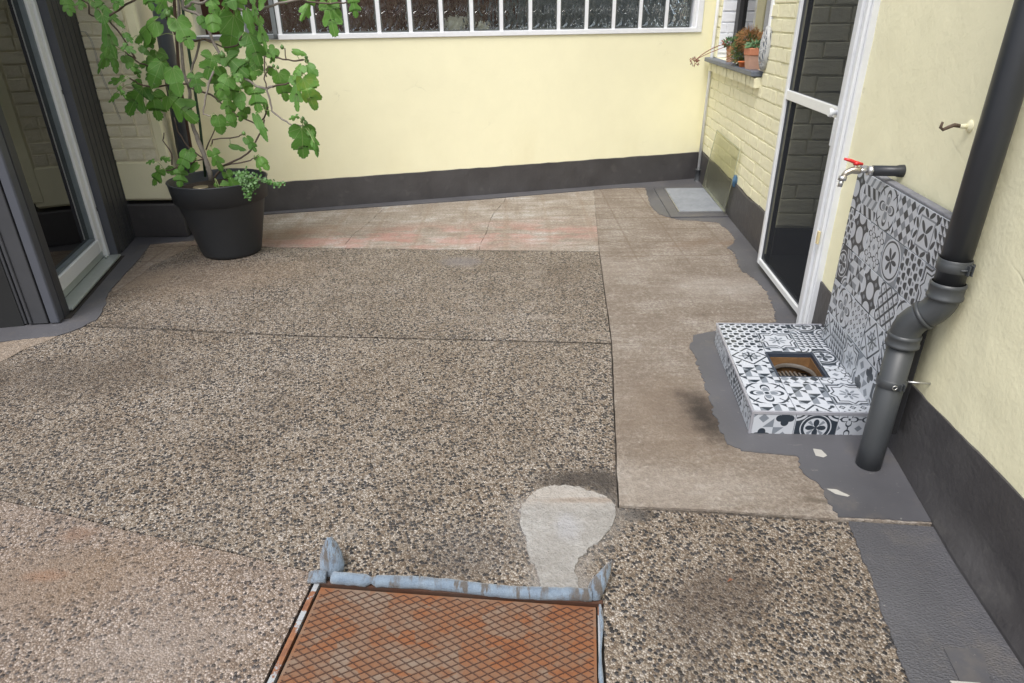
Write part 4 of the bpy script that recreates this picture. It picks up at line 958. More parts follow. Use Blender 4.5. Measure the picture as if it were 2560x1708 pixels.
# ================================================================ PLINTH
pln = thing('tiled_plinth', 'low box plinth tiled in black and white patterns around a square drain opening', 'plinth')
PH = .102
FL, BL2 = G(1882, 1029, PH), G(1791, 808, PH); BRr = WB.at(WB.hit(2064, 811)[0], PH, .046); BRr = G(2064, 811, PH)
exx = Vector((BRr.x - BL2.x, BRr.y - BL2.y, 0)); PWd = exx.length; exx.normalize(); eyy = Vector((FL.x - BL2.x, FL.y - BL2.y, 0)); PDp = eyy.length; eyy.normalize()
O_ = Vector((BL2.x, BL2.y, PH)); 
def pp(a, b, z=PH): q_ = O_ + exx * a + eyy * b; q_.z = z; return q_
oc = [G(x, y, PH) for x, y in ((1910, 878), (2022, 883), (2088, 945), (1944, 941))]
def loc2(p):
    dx, dy = p.x - O_.x, p.y - O_.y; det = exx.x * eyy.y - exx.y * eyy.x; return ((dx * eyy.y - dy * eyy.x) / det, (exx.x * dy - exx.y * dx) / det)
lc = [loc2(p) for p in oc]; ox0, ox1 = (lc[0][0] + lc[3][0]) / 2, (lc[1][0] + lc[2][0]) / 2; oy0, oy1 = (lc[0][1] + lc[1][1]) / 2, (lc[2][1] + lc[3][1]) / 2
# body as four blocks round the hole
bm = bmesh.new(); tt = .009
def pblock(bm, a0, a1, b0, b1, z0, z1):
    lo_ = [bm.verts.new(pp(a, b, z0)) for a, b in ((a0, b0), (a1, b0), (a1, b1), (a0, b1))]; hi_ = [bm.verts.new(pp(a, b, z1)) for a, b in ((a0, b0), (a1, b0), (a1, b1), (a0, b1))]
    bm.faces.new(lo_[::-1]); bm.faces.new(hi_)
    for j in range(4): bm.faces.new((lo_[j], lo_[(j + 1) % 4], hi_[(j + 1) % 4], hi_[j]))
W2 = PWd + .05
for q4 in ((tt, ox0, tt, PDp - tt), (ox1, W2, tt, PDp - tt), (ox0, ox1, tt, oy0), (ox0, ox1, oy1, PDp - tt)): pblock(bm, *q4, 0, PH - tt)
obj('core', bm, M['plaster_grey'], pln)
def cut(a0, a1, b0, b1):
    """split a tile rectangle around the opening"""
    if a1 <= ox0 or a0 >= ox1 or b1 <= oy0 or b0 >= oy1: return [(a0, a1, b0, b1)]
    o = []
    if b0 < oy0: o.append((a0, a1, b0, oy0))
    if b1 > oy1: o.append((a0, a1, oy1, b1))
    m0, m1 = max(b0, oy0), min(b1, oy1)
    if a0 < ox0: o.append((a0, ox0, m0, m1))
    if a1 > ox1: o.append((ox1, a1, m0, m1))
    return [q_ for q_ in o if q_[1] - q_[0] > .012 and q_[3] - q_[2] > .012]
topseq = [6, 6, 14, 5, 6, 8, 10, 5, 13, 0, 14, 10, 0, 5, 12, 9, 2, 0, 8, 0, 0, 13, 15, 8]
rows_b = [0.006]; b = .006 + TSZ * .62
while b < PDp - .006: rows_b.append(b); b += TSZ
rows_b.append(PDp - .006)
ki = 0
for j in range(len(rows_b) - 1):
    b0, b1_ = rows_b[j], rows_b[j + 1]; a = .006
    while a < W2 - .02:
        a1 = min(a + TSZ, W2)
        for (x0, x1, y0, y1) in cut(a, a1, b0, b1_):
            tile_obj(pln, pp(x0, y0, PH - tt), exx, eyy, Vector((0, 0, 1)), x1 - x0, y1 - y0, tt, TM[topseq[ki % len(topseq)]], uo=x0 - a, vo=(y0 - b0) + (TSZ - (b1_ - b0) if j == 0 else 0), rot=0)
        a += TSZ; ki += 1
# front face tiles
a = .006; ks = [11, 14, 12, 5]; i = 0; up3 = Vector((0, 0, -1)); nf = Vector((eyy.x, eyy.y, 0)); nf = Vector((exx.y, -exx.x, 0))
if nf.y > 0: nf = -nf
while a < W2 - .02:
    a1 = min(a + TSZ, W2); tile_obj(pln, pp(a, PDp - tt, PH - .010), exx, up3, nf, a1 - a, PH - .012, tt - .001, TM[ks[i % 4]], vo=.02); a += TSZ; i += 1
b = PDp - .006; nl = Vector((-eyy.y, eyy.x, 0)); nl = -nl if nl.x > 0 else nl; ks = [12, 10, 6, 8, 15, 4]; i = 0
while b > .02:
    b0 = max(b - TSZ, .006); tile_obj(pln, pp(tt, b, PH - .010), -eyy, up3, nl, b - b0, PH - .012, tt - .001, TM[ks[i % 6]], vo=.02); b -= TSZ; i += 1
# metal edge profiles
for (a0, a1, b0, b1_) in ((-.002, W2, PDp - .007, PDp + .0012), (-.002, .0055, -.002, PDp - .0075), (.006, PWd, -.003, .0055)):
    bm = bmesh.new(); pblock(bm, a0, a1, b0, b1_, PH - .011, PH + .0018); bmesh.ops.bevel(bm, geom=bm.edges[:], offset=.0014, segments=2, affect='EDGES'); obj('edge_profile', bm, M['profile'], pln)
bm = bmesh.new(); pblock(bm, -.002, .006, PDp - .007, PDp + .001, 0.006, PH - .012); obj('edge_profile', bm, M['profile'], pln)
bm = bmesh.new(); pblock(bm, PWd - .006, PWd + .012, 0, PDp, PH - tt, PH + .002); obj('grout_joint', bm, M['grout'], pln)
# opening lining
bm = bmesh.new(); lw_ = .012; dz = -.025
for q4 in ((ox0, ox0 + lw_, oy0, oy1), (ox1 - lw_, ox1, oy0, oy1), (ox0 + lw_, ox1 - lw_, oy0, oy0 + lw_), (ox0 + lw_, ox1 - lw_, oy1 - lw_, oy1)): pblock(bm, *q4, dz, PH - .020)
obj('wood_lining', bm, M['wood'], pln)
bm = bmesh.new()
for q4 in ((ox0 + .0005, ox0 + .010, oy0, oy1), (ox1 - .010, ox1 - .0005, oy0, oy1), (ox0 + .010, ox1 - .010, oy0 + .0005, oy0 + .010), (ox0 + .010, ox1 - .010, oy1 - .010, oy1 - .0005)): pblock(bm, *q4, PH - .0195, PH - .002)
obj('blue_black_lip', bm, simple('blue_black_sealant', (.035, .045, .065), .45, bump=.6), pln)
dc = pp((ox0 + ox1) / 2, (oy0 + oy1) / 2, 0)
dg = thing('floor_drain', 'round drain ring with slotted grate inside the tiled plinth opening', 'drain')
rD = min(ox1 - ox0, oy1 - oy0) / 2 - .0135
bm = bmesh.new(); lathe(bm, (dc.x, dc.y, 0), [(rD * 1.38, .040), (rD, .041)], 40); obj('mortar_shelf', bm, simple('crumbly_mortar', (.30, .25, .20), .9, var=.4, bump=1), dg)
bm = bmesh.new(); lathe(bm, (dc.x, dc.y, 0), [(rD, .038), (rD, .058), (rD - .004, .062), (rD - .009, .058), (rD - .010, .047)], 40); obj('ring', bm, simple('shaded_brown_ring', (.11, .095, .08), .5, bump=.4), dg)  # ring colour darkened to paint in the shade inside the opening
for i in range(-4, 5):
    y = i * .0165; hl = math.sqrt(max(0, (rD - .01) ** 2 - y * y)); bm = bmesh.new(); box(bm, (dc.x + y, dc.y, .026), (.0075, hl * 2, .004)); obj('grate_bar', bm, simple('dull_grate', (.13, .11, .09), .6) if i == -4 else bpy.data.materials['dull_grate'], dg)
slab('drain_bed', [tuple(pp(a, b)[:2]) for a, b in ((ox0 - .02, oy0 - .02), (ox1 + .02, oy0 - .02), (ox1 + .02, oy1 + .02), (ox0 - .02, oy1 + .02))], -.02, .0078, M['bed'], dg).name

# ================================================================ TAP
tp = thing('garden_tap', 'garden tap with red lever on a dark sleeved pipe above the tiled board', 'tap')
ts, tz = WB.hit(2262, 428); w0 = WB.at(ts, tz, 0); nn = Vector((WB.n[0], WB.n[1], 0))
pe = V(2180, 427, (w0.x + nn.x * .0, w0.y), (nn.x, nn.y)); Ls = min(max((Vector((pe.x, pe.y, 0)) - Vector((w0.x, w0.y, 0))).length, .08), .2)
bm = bmesh.new(); tube(bm, [w0, w0 + nn * .008, w0 + nn * .024, w0 + nn * .03, w0 + nn * Ls], [.022, .022, .0205, .0185, .0185], 20); obj('sleeve', bm, M['pipehi'], tp)
e = w0 + nn * Ls
bm = bmesh.new(); tube(bm, [e, e + nn * .004, e + nn * .016], [.019, .019, .017], 6); tube(bm, [e + nn * .016, e + nn * .03, e + nn * .045], [.010, .0085, .010], 14); obj('hex_nut', bm, M['steel'], tp)
bm = bmesh.new(); tube(bm, [e + nn * .040, e + nn * .055 + Vector((0, 0, .001)), e + nn * .07, e + nn * .088 + Vector((0, -.004, -.008)), e + nn * .098 + Vector((0, -.008, -.022))], [.012, .014, .012, .0105, .010], 14); tube(bm, [e + nn * .058, e + nn * .058 + Vector((0, 0, .024))], .008, 12); obj('tap_body', bm, M['brass'], tp)
sp_ = e + nn * .098 + Vector((0, -.008, -.02)); bm = bmesh.new(); tube(bm, [sp_, sp_ + nn * .003 + Vector((0, -.003, -.014))], [.015, .0145], 8); tube(bm, [sp_ + nn * .003 + Vector((0, -.003, -.012)), sp_ + nn * .007 + Vector((0, -.006, -.036))], [.009, .008], 12); obj('hose_connector', bm, M['steel'], tp)
hb_ = e + nn * .058 + Vector((0, 0, .026)); bm = bmesh.new()
tube(bm, [hb_ - Vector((0, 0, .006)), hb_ + Vector((0, 0, .005))], [.011, .009], 12); tube(bm, [hb_ - nn * .022 + Vector((0, 0, -.004)), hb_, hb_ + nn * .02 + Vector((0, 0, .008)), hb_ + nn * .044 + Vector((0, 0, .014))], [.005, .0065, .006, .0045], 8); obj('lever', bm, M['red'], tp)

# wall hook
hk = thing('wall_hook', 'twig like rusty hook on a cream wall plate left of the downpipe', 'hook')
hs2, hz2 = WB.hit(2430, 316); h0 = WB.at(hs2, hz2, 0)
bm = bmesh.new(); tube(bm, [h0, h0 + nn * .008, h0 + nn * .014], [.019, .017, .008], 16); tube(bm, [h0 + nn * .008, h0 + nn * .034], [.008, .006], 10); obj('wall_plate', bm, M['cream'], hk)
bm = bmesh.new(); tube(bm, [h0 + nn * .03, h0 + nn * .05 + Vector((0, 0, .003)), h0 + nn * .066 + Vector((0, 0, -.004)), h0 + nn * .078 + Vector((0, 0, -.010)), h0 + nn * .086 + Vector((0, 0, -.004)), h0 + nn * .084 + Vector((0, 0, .012))], [.0055, .006, .0055, .005, .0045, .0035], 8); obj('hook', bm, simple('rusty_hook', (.10, .07, .05), .8, bump=.8, var=.4), hk)

# ================================================================ FAR CORNER: thin pipe, cable, cover, sheet
cp = thing('corner_pipe', 'thin white pipe running down the far corner into a grey socket', 'pipe')
pA = G(1743, 454); pA.z = .10; pB = Vector((pA.x + .012, pA.y + .03, 1.45)); pB = V(1796, 0, (pA.x, pA.y + .02), (1, 0))
bm = bmesh.new(); tp_ = pA + (pB - pA) * 2.2; tube(bm, [pA, pB, tp_], .014, 14); obj('pipe_tube', bm, M['whitepipe'], cp)
bot = Vector((pA.x, pA.y, 0)); bm = bmesh.new(); lathe(bm, (bot.x, bot.y, 0), [(.040, .0), (.034, .006), (.026, .016), (.026, .10), (.028, .101), (.028, .116), (.016, .118), (.014, .118)], 24); obj('socket', bm, M['pipe'], cp)
c_ = bmesh.new(); tube(c_, [V(x + 3, y, (pA.x + .02, pA.y - .01), (1, 0)) for x, y in ((1814, -120), (1803, 0), (1790, 110), (1780, 220), (1770, 310), (1763, 370), (1759, 410), (1757, 425))], .0035, 6)
tag(obj('thin_cable', c_, simple('beige_cable', (.45, .40, .30), .6)), 'thin beige cable running beside the white corner pipe', 'cable')
cv = thing('inspection_cover', 'raised grey painted inspection cover with textured lid in the far corner', 'cover')
base = GP([(1503, 437), (1642, 437), (1668, 497), (1538, 500)], .0); b_ = GP([(1500, 432), (1540, 499), (1683, 497), (1660, 432)], .012)
slab('painted_rim', offset(b_, .0), .0, .016, M['fpaint'], cv)
fr4 = GP([(1525, 434), (1558, 488), (1668, 487), (1630, 433)], .02)
slab('metal_rim', fr4, .017, .026, M['steel'], cv); slab('lid', offset(fr4, .007), .02, .0285, M['mat'], cv)
sh = thing('acrylic_sheet', 'yellowish clear acrylic sheet leaning on the brick wall in the far corner', 'sheet')
q1, q2 = G(1757, 465, .036), G(1812, 531, .036)
t2_, z2_ = WA.hit(1793, 325, .03), WA.hit(1851, 374, .03)
u1 = WA.at(t2_[0], t2_[1], .03); u2 = WA.at(z2_[0], z2_[1], .03); th_ = (q2 - q1).cross(u1 - q1).normalized() * .004
bm = bmesh.new(); a_ = [q1 + Vector((0, 0, .002)), q2 + Vector((0, 0, .002)), u2, u1]; f1 = [bm.verts.new(p) for p in a_]; f2 = [bm.verts.new(p + th_) for p in a_]
bm.faces.new(f1); bm.faces.new(f2[::-1])
for j in range(4): bm.faces.new((f1[j], f1[(j + 1) % 4], f2[(j + 1) % 4], f2[j]))
obj('clear_panel', bm, M['sheet'], sh)
bm = bmesh.new(); 
for j in (0, 1, 2, 3): tube(bm, [a_[j] + th_ * .5, a_[(j + 1) % 4] + th_ * .5], .0026, 5)
obj('polished_edge', bm, simple('green_grey_edge', (.36, .38, .27), .3), sh)
bs, bz2 = WA.hit(1838, 452, .02); bm = bmesh.new(); bmesh.ops.create_icosphere(bm, subdivisions=2, radius=1)
for v in bm.verts: v.co = Vector((v.co.x * .022, v.co.y * .016, v.co.z * .04)) * (1 + .25 * math.sin(v.co.x * 7 + v.co.z * 5))
bm.transform(frame_of(WA, bs, bz2, .024)); tag(obj('blue_scrap', bm, simple('blue_plastic', (.06, .14, .24), .5)), 'small blue plastic scrap on the skirting beside the acrylic sheet', 'scrap')

# ================================================================ SILL ITEMS
SZ = 1.056
def sill(x, t=-.01): return WA.hit(x, 120, t)[0]
def sp3(s, t, z=SZ): return WA.at(s, z, t)
def rotz(): return math.atan2(WA.d[1], WA.d[0])
def sill_s(px, py, t): return WA.hit(px, py, t)[0]
# left terracotta pot with reddish trailing succulent
s_a = sill_s(1817, 146, .035)
t1p = thing('terracotta_pot', 'slim terracotta pot with drooping red succulent at the far end of the slate sill', 'potted plant', group='pots on the window sill'); c = sp3(s_a, .0)
def sqpot(c, w, h, rimh, par, m1='terra', m0='terrapale', rnd=False):
    bm = bmesh.new(); Mz = Matrix.Translation(c) @ Matrix.Rotation(rotz() + .1, 4, 'Z')
    if rnd: lathe(bm, c, [(0, 0), (w * .37, 0), (w * .46, h - rimh), (w * .46, h - rimh)], 24)
    else:
        a = [bm.verts.new(Mz @ Vector((x * w * .36, y * w * .36, 0))) for x, y in ((-1, -1), (1, -1), (1, 1), (-1, 1))]; b = [bm.verts.new(Mz @ Vector((x * w * .46, y * w * .46, h - rimh))) for x, y in ((-1, -1), (1, -1), (1, 1), (-1, 1))]
        bm.faces.new(a[::-1]); bm.faces.new(b)
        for j in range(4): bm.faces.new((a[j], a[(j + 1) % 4], b[(j + 1) % 4], b[j]))
    obj('pot', bm, M[m0], par); bm = bmesh.new()
    if rnd: lathe(bm, c, [(w * .46, h - rimh), (w * .5, h - rimh), (w * .5, h), (w * .44, h), (w * .42, h - .01), (0, h - .01)], 24)
    else: box(bm, (0, 0, h - rimh / 2), (w, w, rimh), Mz, .004)
    obj('pot_rim', bm, M[m1], par)
sqpot(c, .075, .115, .038, t1p)
def sprigs(name, c, r, n, mat, par, ln=.03, wd=.006, flat=1.0, rs=None, seed=1, hang=0):
    rr = random.Random(seed); bm = bmesh.new()
    for i in range(n):
        dv = Vector((rr.gauss(0, 1), rr.gauss(0, 1), rr.gauss(0, 1) * flat)).normalized(); p = c + Vector((dv.x * r[0], dv.y * r[1], dv.z * r[2])) * rr.uniform(.55, 1.0)
        d2 = (dv + Vector((rr.gauss(0, .5), rr.gauss(0, .5), rr.gauss(0, .5) - hang))).normalized() * ln * rr.uniform(.6, 1.3); sd_ = d2.orthogonal().normalized() * wd; sd2 = d2.cross(sd_).normalized() * wd
        v0 = bm.verts.new(p); v1 = bm.verts.new(p + d2 * .5 + sd_); v2 = bm.verts.new(p + d2); v3 = bm.verts.new(p + d2 * .5 - sd_); v4 = bm.verts.new(p + d2 * .5 + sd2 * .6)
        bm.faces.new((v0, v1, v4)); bm.faces.new((v1, v2, v4)); bm.faces.new((v2, v3, v4)); bm.faces.new((v3, v0, v4))
    o = obj(name, bm, mat, par); o['kind'] = 'stuff'; return o
sprigs('succulent_leaves', c + Vector((0, 0, .135)), (.065, .06, .035), 170, M['succ'], t1p, .026, .009, seed=2)
sprigs('red_leaves', c + Vector((-.03, .02, .135)), (.05, .05, .022), 70, M['redstem'], t1p, .024, .007, seed=3)
bm = bmesh.new(); tipw = V(1770, 138, (c.x - .12, c.y), (0.2, 1)); 
ca = c + Vector((-.02, .0, .14)); cb = WA.at(s_a + .13, 1.10, .17); cc_ = WA.at(s_a + .22, 1.045, .24)
tube(bm, bez(ca, cb + Vector((0, 0, .05)), cc_, 8), .003, 6); tube(bm, bez(ca + Vector((0, 0, -.02)), cb + Vector((0, 0, .01)), cc_ + Vector((0, 0, .01)), 8), .0025, 6); obj('trailing_stem', bm, M['redstem'], t1p)
sprigs('dry_flower_head', cc_, (.03, .03, .025), 60, M['redstem'], t1p, .022, .005, seed=4)
# other pots
def rpot(px, py, t, w, h, lab, cat='plant pot'):
    s_ = sill_s(px, py, t + .02); c = sp3(s_, t); o = thing('grey_plant_pot', lab, cat, group='pots on the window sill'); bm = bmesh.new(); lathe(bm, c, [(0, 0), (w * .4, 0), (w * .5, h * .3), (w * .5, h), (w * .46, h), (w * .42, h * .93), (0, h * .93)], 24); obj('pot', bm, M['greypot'], o)
    bm = bmesh.new(); lathe(bm, c + Vector((0, 0, h * .93)), [(w * .42, 0), (0, .006)], 16); obj('soil', bm, M['soil'], o); return o, c
o, c = rpot(1829, 150, -.02, .07, .11, 'grey green pot tucked between the slim terracotta pot and the bushy plant')
o, c = rpot(1862, 160, -.03, .085, .12, 'taller grey green pot just left of the square terracotta pot'); sprigs('rosette_leaves', c + Vector((0, 0, .135)), (.055, .055, .03), 150, M['succ'], o, .03, .010, seed=6)
bp = thing('bushy_plant', 'bushy green and rust brown heath plant spilling over the middle of the sill', 'plant', group='pots on the window sill'); s_ = sill_s(1843, 150, .05); c = sp3(s_, -.005)
bm = bmesh.new(); lathe(bm, c, [(0, 0), (.045, 0), (.055, .08), (0, .08)], 20); obj('pot', bm, M['greypot'], bp)
sprigs('green_sprigs', c + Vector((-.005, -.02, .11)), (.10, .13, .12), 1500, M['conifer'], bp, .03, .0035, seed=7)
sprigs('rusty_sprigs', c + Vector((-.02, -.12, .17)), (.08, .17, .07), 900, M['rust_plant'], bp, .032, .003, seed=8); sprigs('rusty_sprigs', c + Vector((-.03, .0, .07)), (.10, .10, .07), 380, M['rust_plant'], bp, .028, .0032, seed=9)
s_ = sill_s(1852, 158, .06); c = sp3(s_, .045); bm = bmesh.new(); lathe(bm, c, [(0, 0), (.022, 0), (.030, .03), (.034, .03), (.034, .038), (.027, .038), (.02, .02), (0, .02)], 20)
tag(obj('orange_dish', bm, simple('orange_clay', (.62, .17, .05), .6)), 'tiny orange clay dish on the sill below the bushy plant', 'dish', 'pots on the window sill')
s_ = sill_s(1882, 150, .03); c = sp3(s_, .02); q4 = thing('square_terracotta_pot', 'square terracotta pot with pale base and a small succulent near the wicker ball', 'potted plant', group='pots on the window sill'); sqpot(c, .115, .13, .045, q4)
sprigs('succulent_leaves', c + Vector((0, 0, .14)), (.05, .05, .025), 130, M['succ'], q4, .03, .010, seed=10)
s_ = sill_s(1910, 118, .03); c = sp3(s_, .02, SZ + .135); wk = thing('wicker_ball', 'grey woven wicker ring standing at the near end of the slate sill', 'wicker')
for i in range(26):
    ax_ = Vector((R_.gauss(0, .9), R_.gauss(0, .35), R_.gauss(0, .5))).normalized(); u_ = ax_.orthogonal().normalized(); v_ = ax_.cross(u_); bm = bmesh.new()
    tube(bm, [c + Vector(((u_ * math.cos(a) + v_ * math.sin(a)).x * .03, (u_ * math.cos(a) + v_ * math.sin(a)).y * .058, (u_ * math.cos(a) + v_ * math.sin(a)).z * .132)) for a in [k_ * 2 * PI / 20 for k_ in range(21)]], .0028, 5); obj('wicker_strand', bm, M['wick'], wk)
bm = bmesh.new(); bmesh.ops.create_icosphere(bm, subdivisions=3, radius=1)
for v in bm.verts: v.co = c + Vector((v.co.x * .022, v.co.y * .046, v.co.z * .115))
obj('blue_filling', bm, M['wickin'], wk)

# ================================================================ BLACK DOWNPIPE BEHIND THE TREE
yb = 4.66
tA, tB = V(396.5, 0, (0, yb), (1, 0)), V(462, 384, (0, yb), (1, 0)); dd_ = (tB - tA).normalized()
bm = bmesh.new(); tube(bm, [tA - dd_ * 1.3, tA, tB + dd_ * ((tB.z) / -dd_.z)], .047, 20); tag(obj('rear_downpipe', bm, simple('blue_grey_pipe', (.075, .085, .105), .4)), 'blue grey downpipe behind the fig tree in the left corner', 'downpipe')

# ================================================================ FIG TREE IN POT
pf = thing('potted_fig_tree', 'fig tree with lobed leaves and small green figs in a big dark pot', 'potted tree')
PC = Vector((-1.858, 4.235, 0)); bz_, rz_ = .183, .300; PHt = .485
bm = bmesh.new(); lathe(bm, PC, [(0, 0), (bz_ - .012, 0), (bz_, .008), (bz_ + .008, .03), (.262, .350), (.268, .358), (.284, .362), (rz_ - .003, .475), (rz_, .482), (rz_ + .002, PHt), (rz_ - .008, PHt + .003), (rz_ - .014, PHt - .006), (rz_ - .02, .43), (rz_ - .028, .42)], 72); obj('pot', bm, M['potdark'], pf)
bm = bmesh.new(); lathe(bm, PC, [(rz_ - .022, .425), (.2, .435), (.1, .44), (0, .45)], 40)
for v in bm.verts: v.co.z += R_.uniform(-.006, .006)
obj('soil', bm, M['soil'], pf)
jl = thing('jar_lid', 'round metal jar lid lying on the soil of the fig pot', 'lid'); jc = Vector((PC.x - .06, PC.y - .13, .452)); bm = bmesh.new(); lathe(bm, jc, [(0, .006), (.036, .006), (.040, .010), (.044, .010), (.044, 0), (0, 0)], 30); tag(jl, jl['label'], 'lid'); obj('lid_disc', bm, simple('dull_gold_lid', (.32, .27, .18), .4, .6), jl)
def Z1(x, y, yd): return V(x / 2.24, y / 2.24, (0, yd), (1, 0))
TY = 4.22
BRN = [
 ('b', [(1185, 1010), (1150, 880), (1110, 780), (1080, 700), (1068, 600), (1058, 490)], .016, .0095, 0, .02),
 ('b', [(1058, 490), (1030, 420), (1020, 300), (1003, 150), (1000, 0), (995, -160), (1000, -320)], .011, .007, .02, .05),
 ('b', [(1000, -60), (1020, 0), (1030, 50), (1110, 80), (1180, 190), (1215, 280), (1270, 360), (1350, 430), (1430, 480), (1490, 495), (1530, 485)], .009, .007, -.02, -.10),
 ('b', [(1030, 50), (1075, 15), (1135, 20), (1190, -20)], .008, .006, -.02, -.04),
 ('b', [(1490, 495), (1515, 560), (1520, 620), (1580, 670), (1640, 700), (1700, 705)], .0055, .0045, -.1, -.12),
 ('b', [(1120, 220), (1110, 280), (1070, 400), (1060, 490)], .0065, .007, .0, .0),
 ('b', [(1195, 400), (1160, 500), (1145, 560), (1140, 640), (1180, 650)], .006, .004, -.12, -.16),
 ('t', [(1060, 490), (1180, 530), (1250, 590), (1330, 650), (1440, 700), (1480, 660), (1500, 600)], .0055, .004, .0, -.05),
 ('t', [(1200, 1000), (1250, 930), (1390, 860), (1430, 800), (1460, 740), (1480, 670)], .006, .0045, 0, -.05),
 ('t', [(1150, 840), (1205, 720)], .004, .003, 0, 0), ('t', [(1180, 820), (1190, 780), (1340, 765), (1365, 750)], .004, .003, 0, -.05),
 ('t', [(965, 925), (960, 860), (915, 790), (918, 745)], .0045, .003, -.08, -.1), ('t', [(1150, 900), (1050, 820), (1000, 740), (975, 660)], .0045, .003, 0, -.05),
 ('t', [(1480, 315), (1560, 325), (1640, 345), (1700, 335)], .004, .0045, -.05, -.12), ('t', [(1600, 330), (1595, 270)], .003, .003, -.1, -.1), ('t', [(1490, 430), (1500, 380), (1530, 370)], .004, .003, -.1, -.1), ('t', [(1490, 495), (1480, 420), (1480, 315)], .004, .004, -.1, -.05), ('t', [(1530, 485), (1600, 470), (1680, 440), (1690, 420)], .005, .004, -.1, -.15),
 ('b', [(1700, -10), (1560, 20), (1440, 55), (1370, 60), (1290, 30)], .006, .0065, -.12, -.06), ('t', [(930, 90), (950, 150), (1000, 210), (1070, 230), (1150, 215), (1200, 240)], .0055, .0045, -.05, 0),
 ('t', [(700, 290), (760, 340), (830, 370), (900, 400), (1020, 440)], .004, .005, -.15, 0), ('t', [(730, 440), (770, 470), (860, 490), (960, 470), (1050, 470)], .004, .005, -.2, 0),
 ('t', [(440, -10), (500, 20), (500, 80), (520, 90), (600, 100), (680, 200), (760, 330)], .004, .005, -.25, -.15), ('t', [(600, 100), (700, 30), (850, -60), (990, -90)], .005, .006, -.2, 0),
 ('t', [(1350, 200), (1330, 260), (1250, 265), (1130, 215)], .0045, .004, -.1, 0), ('t', [(1720, 10), (1850, 20), (1960, 10), (2020, -20)], .004, .004, -.15, -.15), ('t', [(1720, 10), (1600, -60), (1300, -100), (1000, -110)], .005, .007, -.15, .0), ('t', [(1250, 930), (1400, 900), (1440, 880)], .004, .003, 0, -.08), ('t', [(930, 960), (990, 940), (1100, 900), (1150, 890)], .004, .005, -.1, 0),
 ('t', [(1440, 700), (1470, 740), (1480, 760)], .003, .002, -.05, -.06), ('t', [(1000, -100), (900, -180), (820, -260)], .007, .004, 0, -.1), ('t', [(1000, -200), (1150, -280), (1300, -320)], .007, .004, 0, -.1)]
BPTS = []
for kd, pts, r0, r1, y0, y1 in BRN:
    P3 = []; n = len(pts)
    for i in range(n - 1):
        for j in range(3):
            t = (i + j / 3) / (n - 1); x = pts[i][0] + (pts[i + 1][0] - pts[i][0]) * j / 3; y = pts[i][1] + (pts[i + 1][1] - pts[i][1]) * j / 3
            P3.append(Z1(x + R_.gauss(0, 2.2), y + R_.gauss(0, 2.2), TY + y0 + (y1 - y0) * t))
    P3.append(Z1(*pts[-1], TY + y1)); m_ = len(P3); rs = [(r0 + (r1 - r0) * i / (m_ - 1)) * (1 + R_.uniform(-.08, .14)) for i in range(m_)]; BPTS += P3
    bm = bmesh.new(); tube(bm, P3, rs, 8); obj('trunk' if r0 > .015 else 'branch', bm, M['bark'] if kd == 'b' else M['twig'], pf)
bm = bmesh.new(); tube(bm, [Z1(1150, 990, TY + .05), Z1(1120, 700, TY + .04), Z1(1030, 100, TY + .03), Z1(990, -200, TY)], .0085, 8); obj('green_cane', bm, M['cane'], pf)
bm = bmesh.new(); tube(bm, [Z1(1090, 950, TY + .06), Z1(1005, 450, TY + .05), Z1(975, 0, TY + .04), Z1(955, -300, TY)], .0095, 8); obj('brown_stake', bm, M['stake'], pf)
# leaf meshes
SH = [
 [(0, 0), (.10, -.11), (.22, -.16), (.34, -.10), (.43, .02), (.44, .13), (.36, .19), (.20, .20), (.27, .32), (.40, .44), (.45, .57), (.38, .67), (.25, .66), (.13, .50), (.17, .68), (.20, .84), (.13, .97), (.04, 1.02), (0, 1.03)],
 [(0, 0), (.12, -.10), (.28, -.13), (.42, -.02), (.48, .14), (.47, .28), (.38, .36), (.27, .36), (.38, .48), (.43, .62), (.36, .74), (.22, .72), (.16, .60), (.20, .78), (.17, .92), (.07, 1.0), (0, 1.02)],
 [(0, 0), (.09, -.12), (.22, -.14), (.34, -.03), (.35, .10), (.24, .17), (.13, .19), (.24, .36), (.38, .52), (.38, .68), (.28, .74), (.16, .64), (.08, .46), (.13, .70), (.16, .86), (.09, .99), (0, 1.04)],
 [(0, 0), (.14, -.09), (.30, -.06), (.43, .08), (.49, .26), (.48, .44), (.40, .54), (.33, .57), (.38, .68), (.30, .82), (.18, .93), (.07, 1.0), (0, 1.02)]]
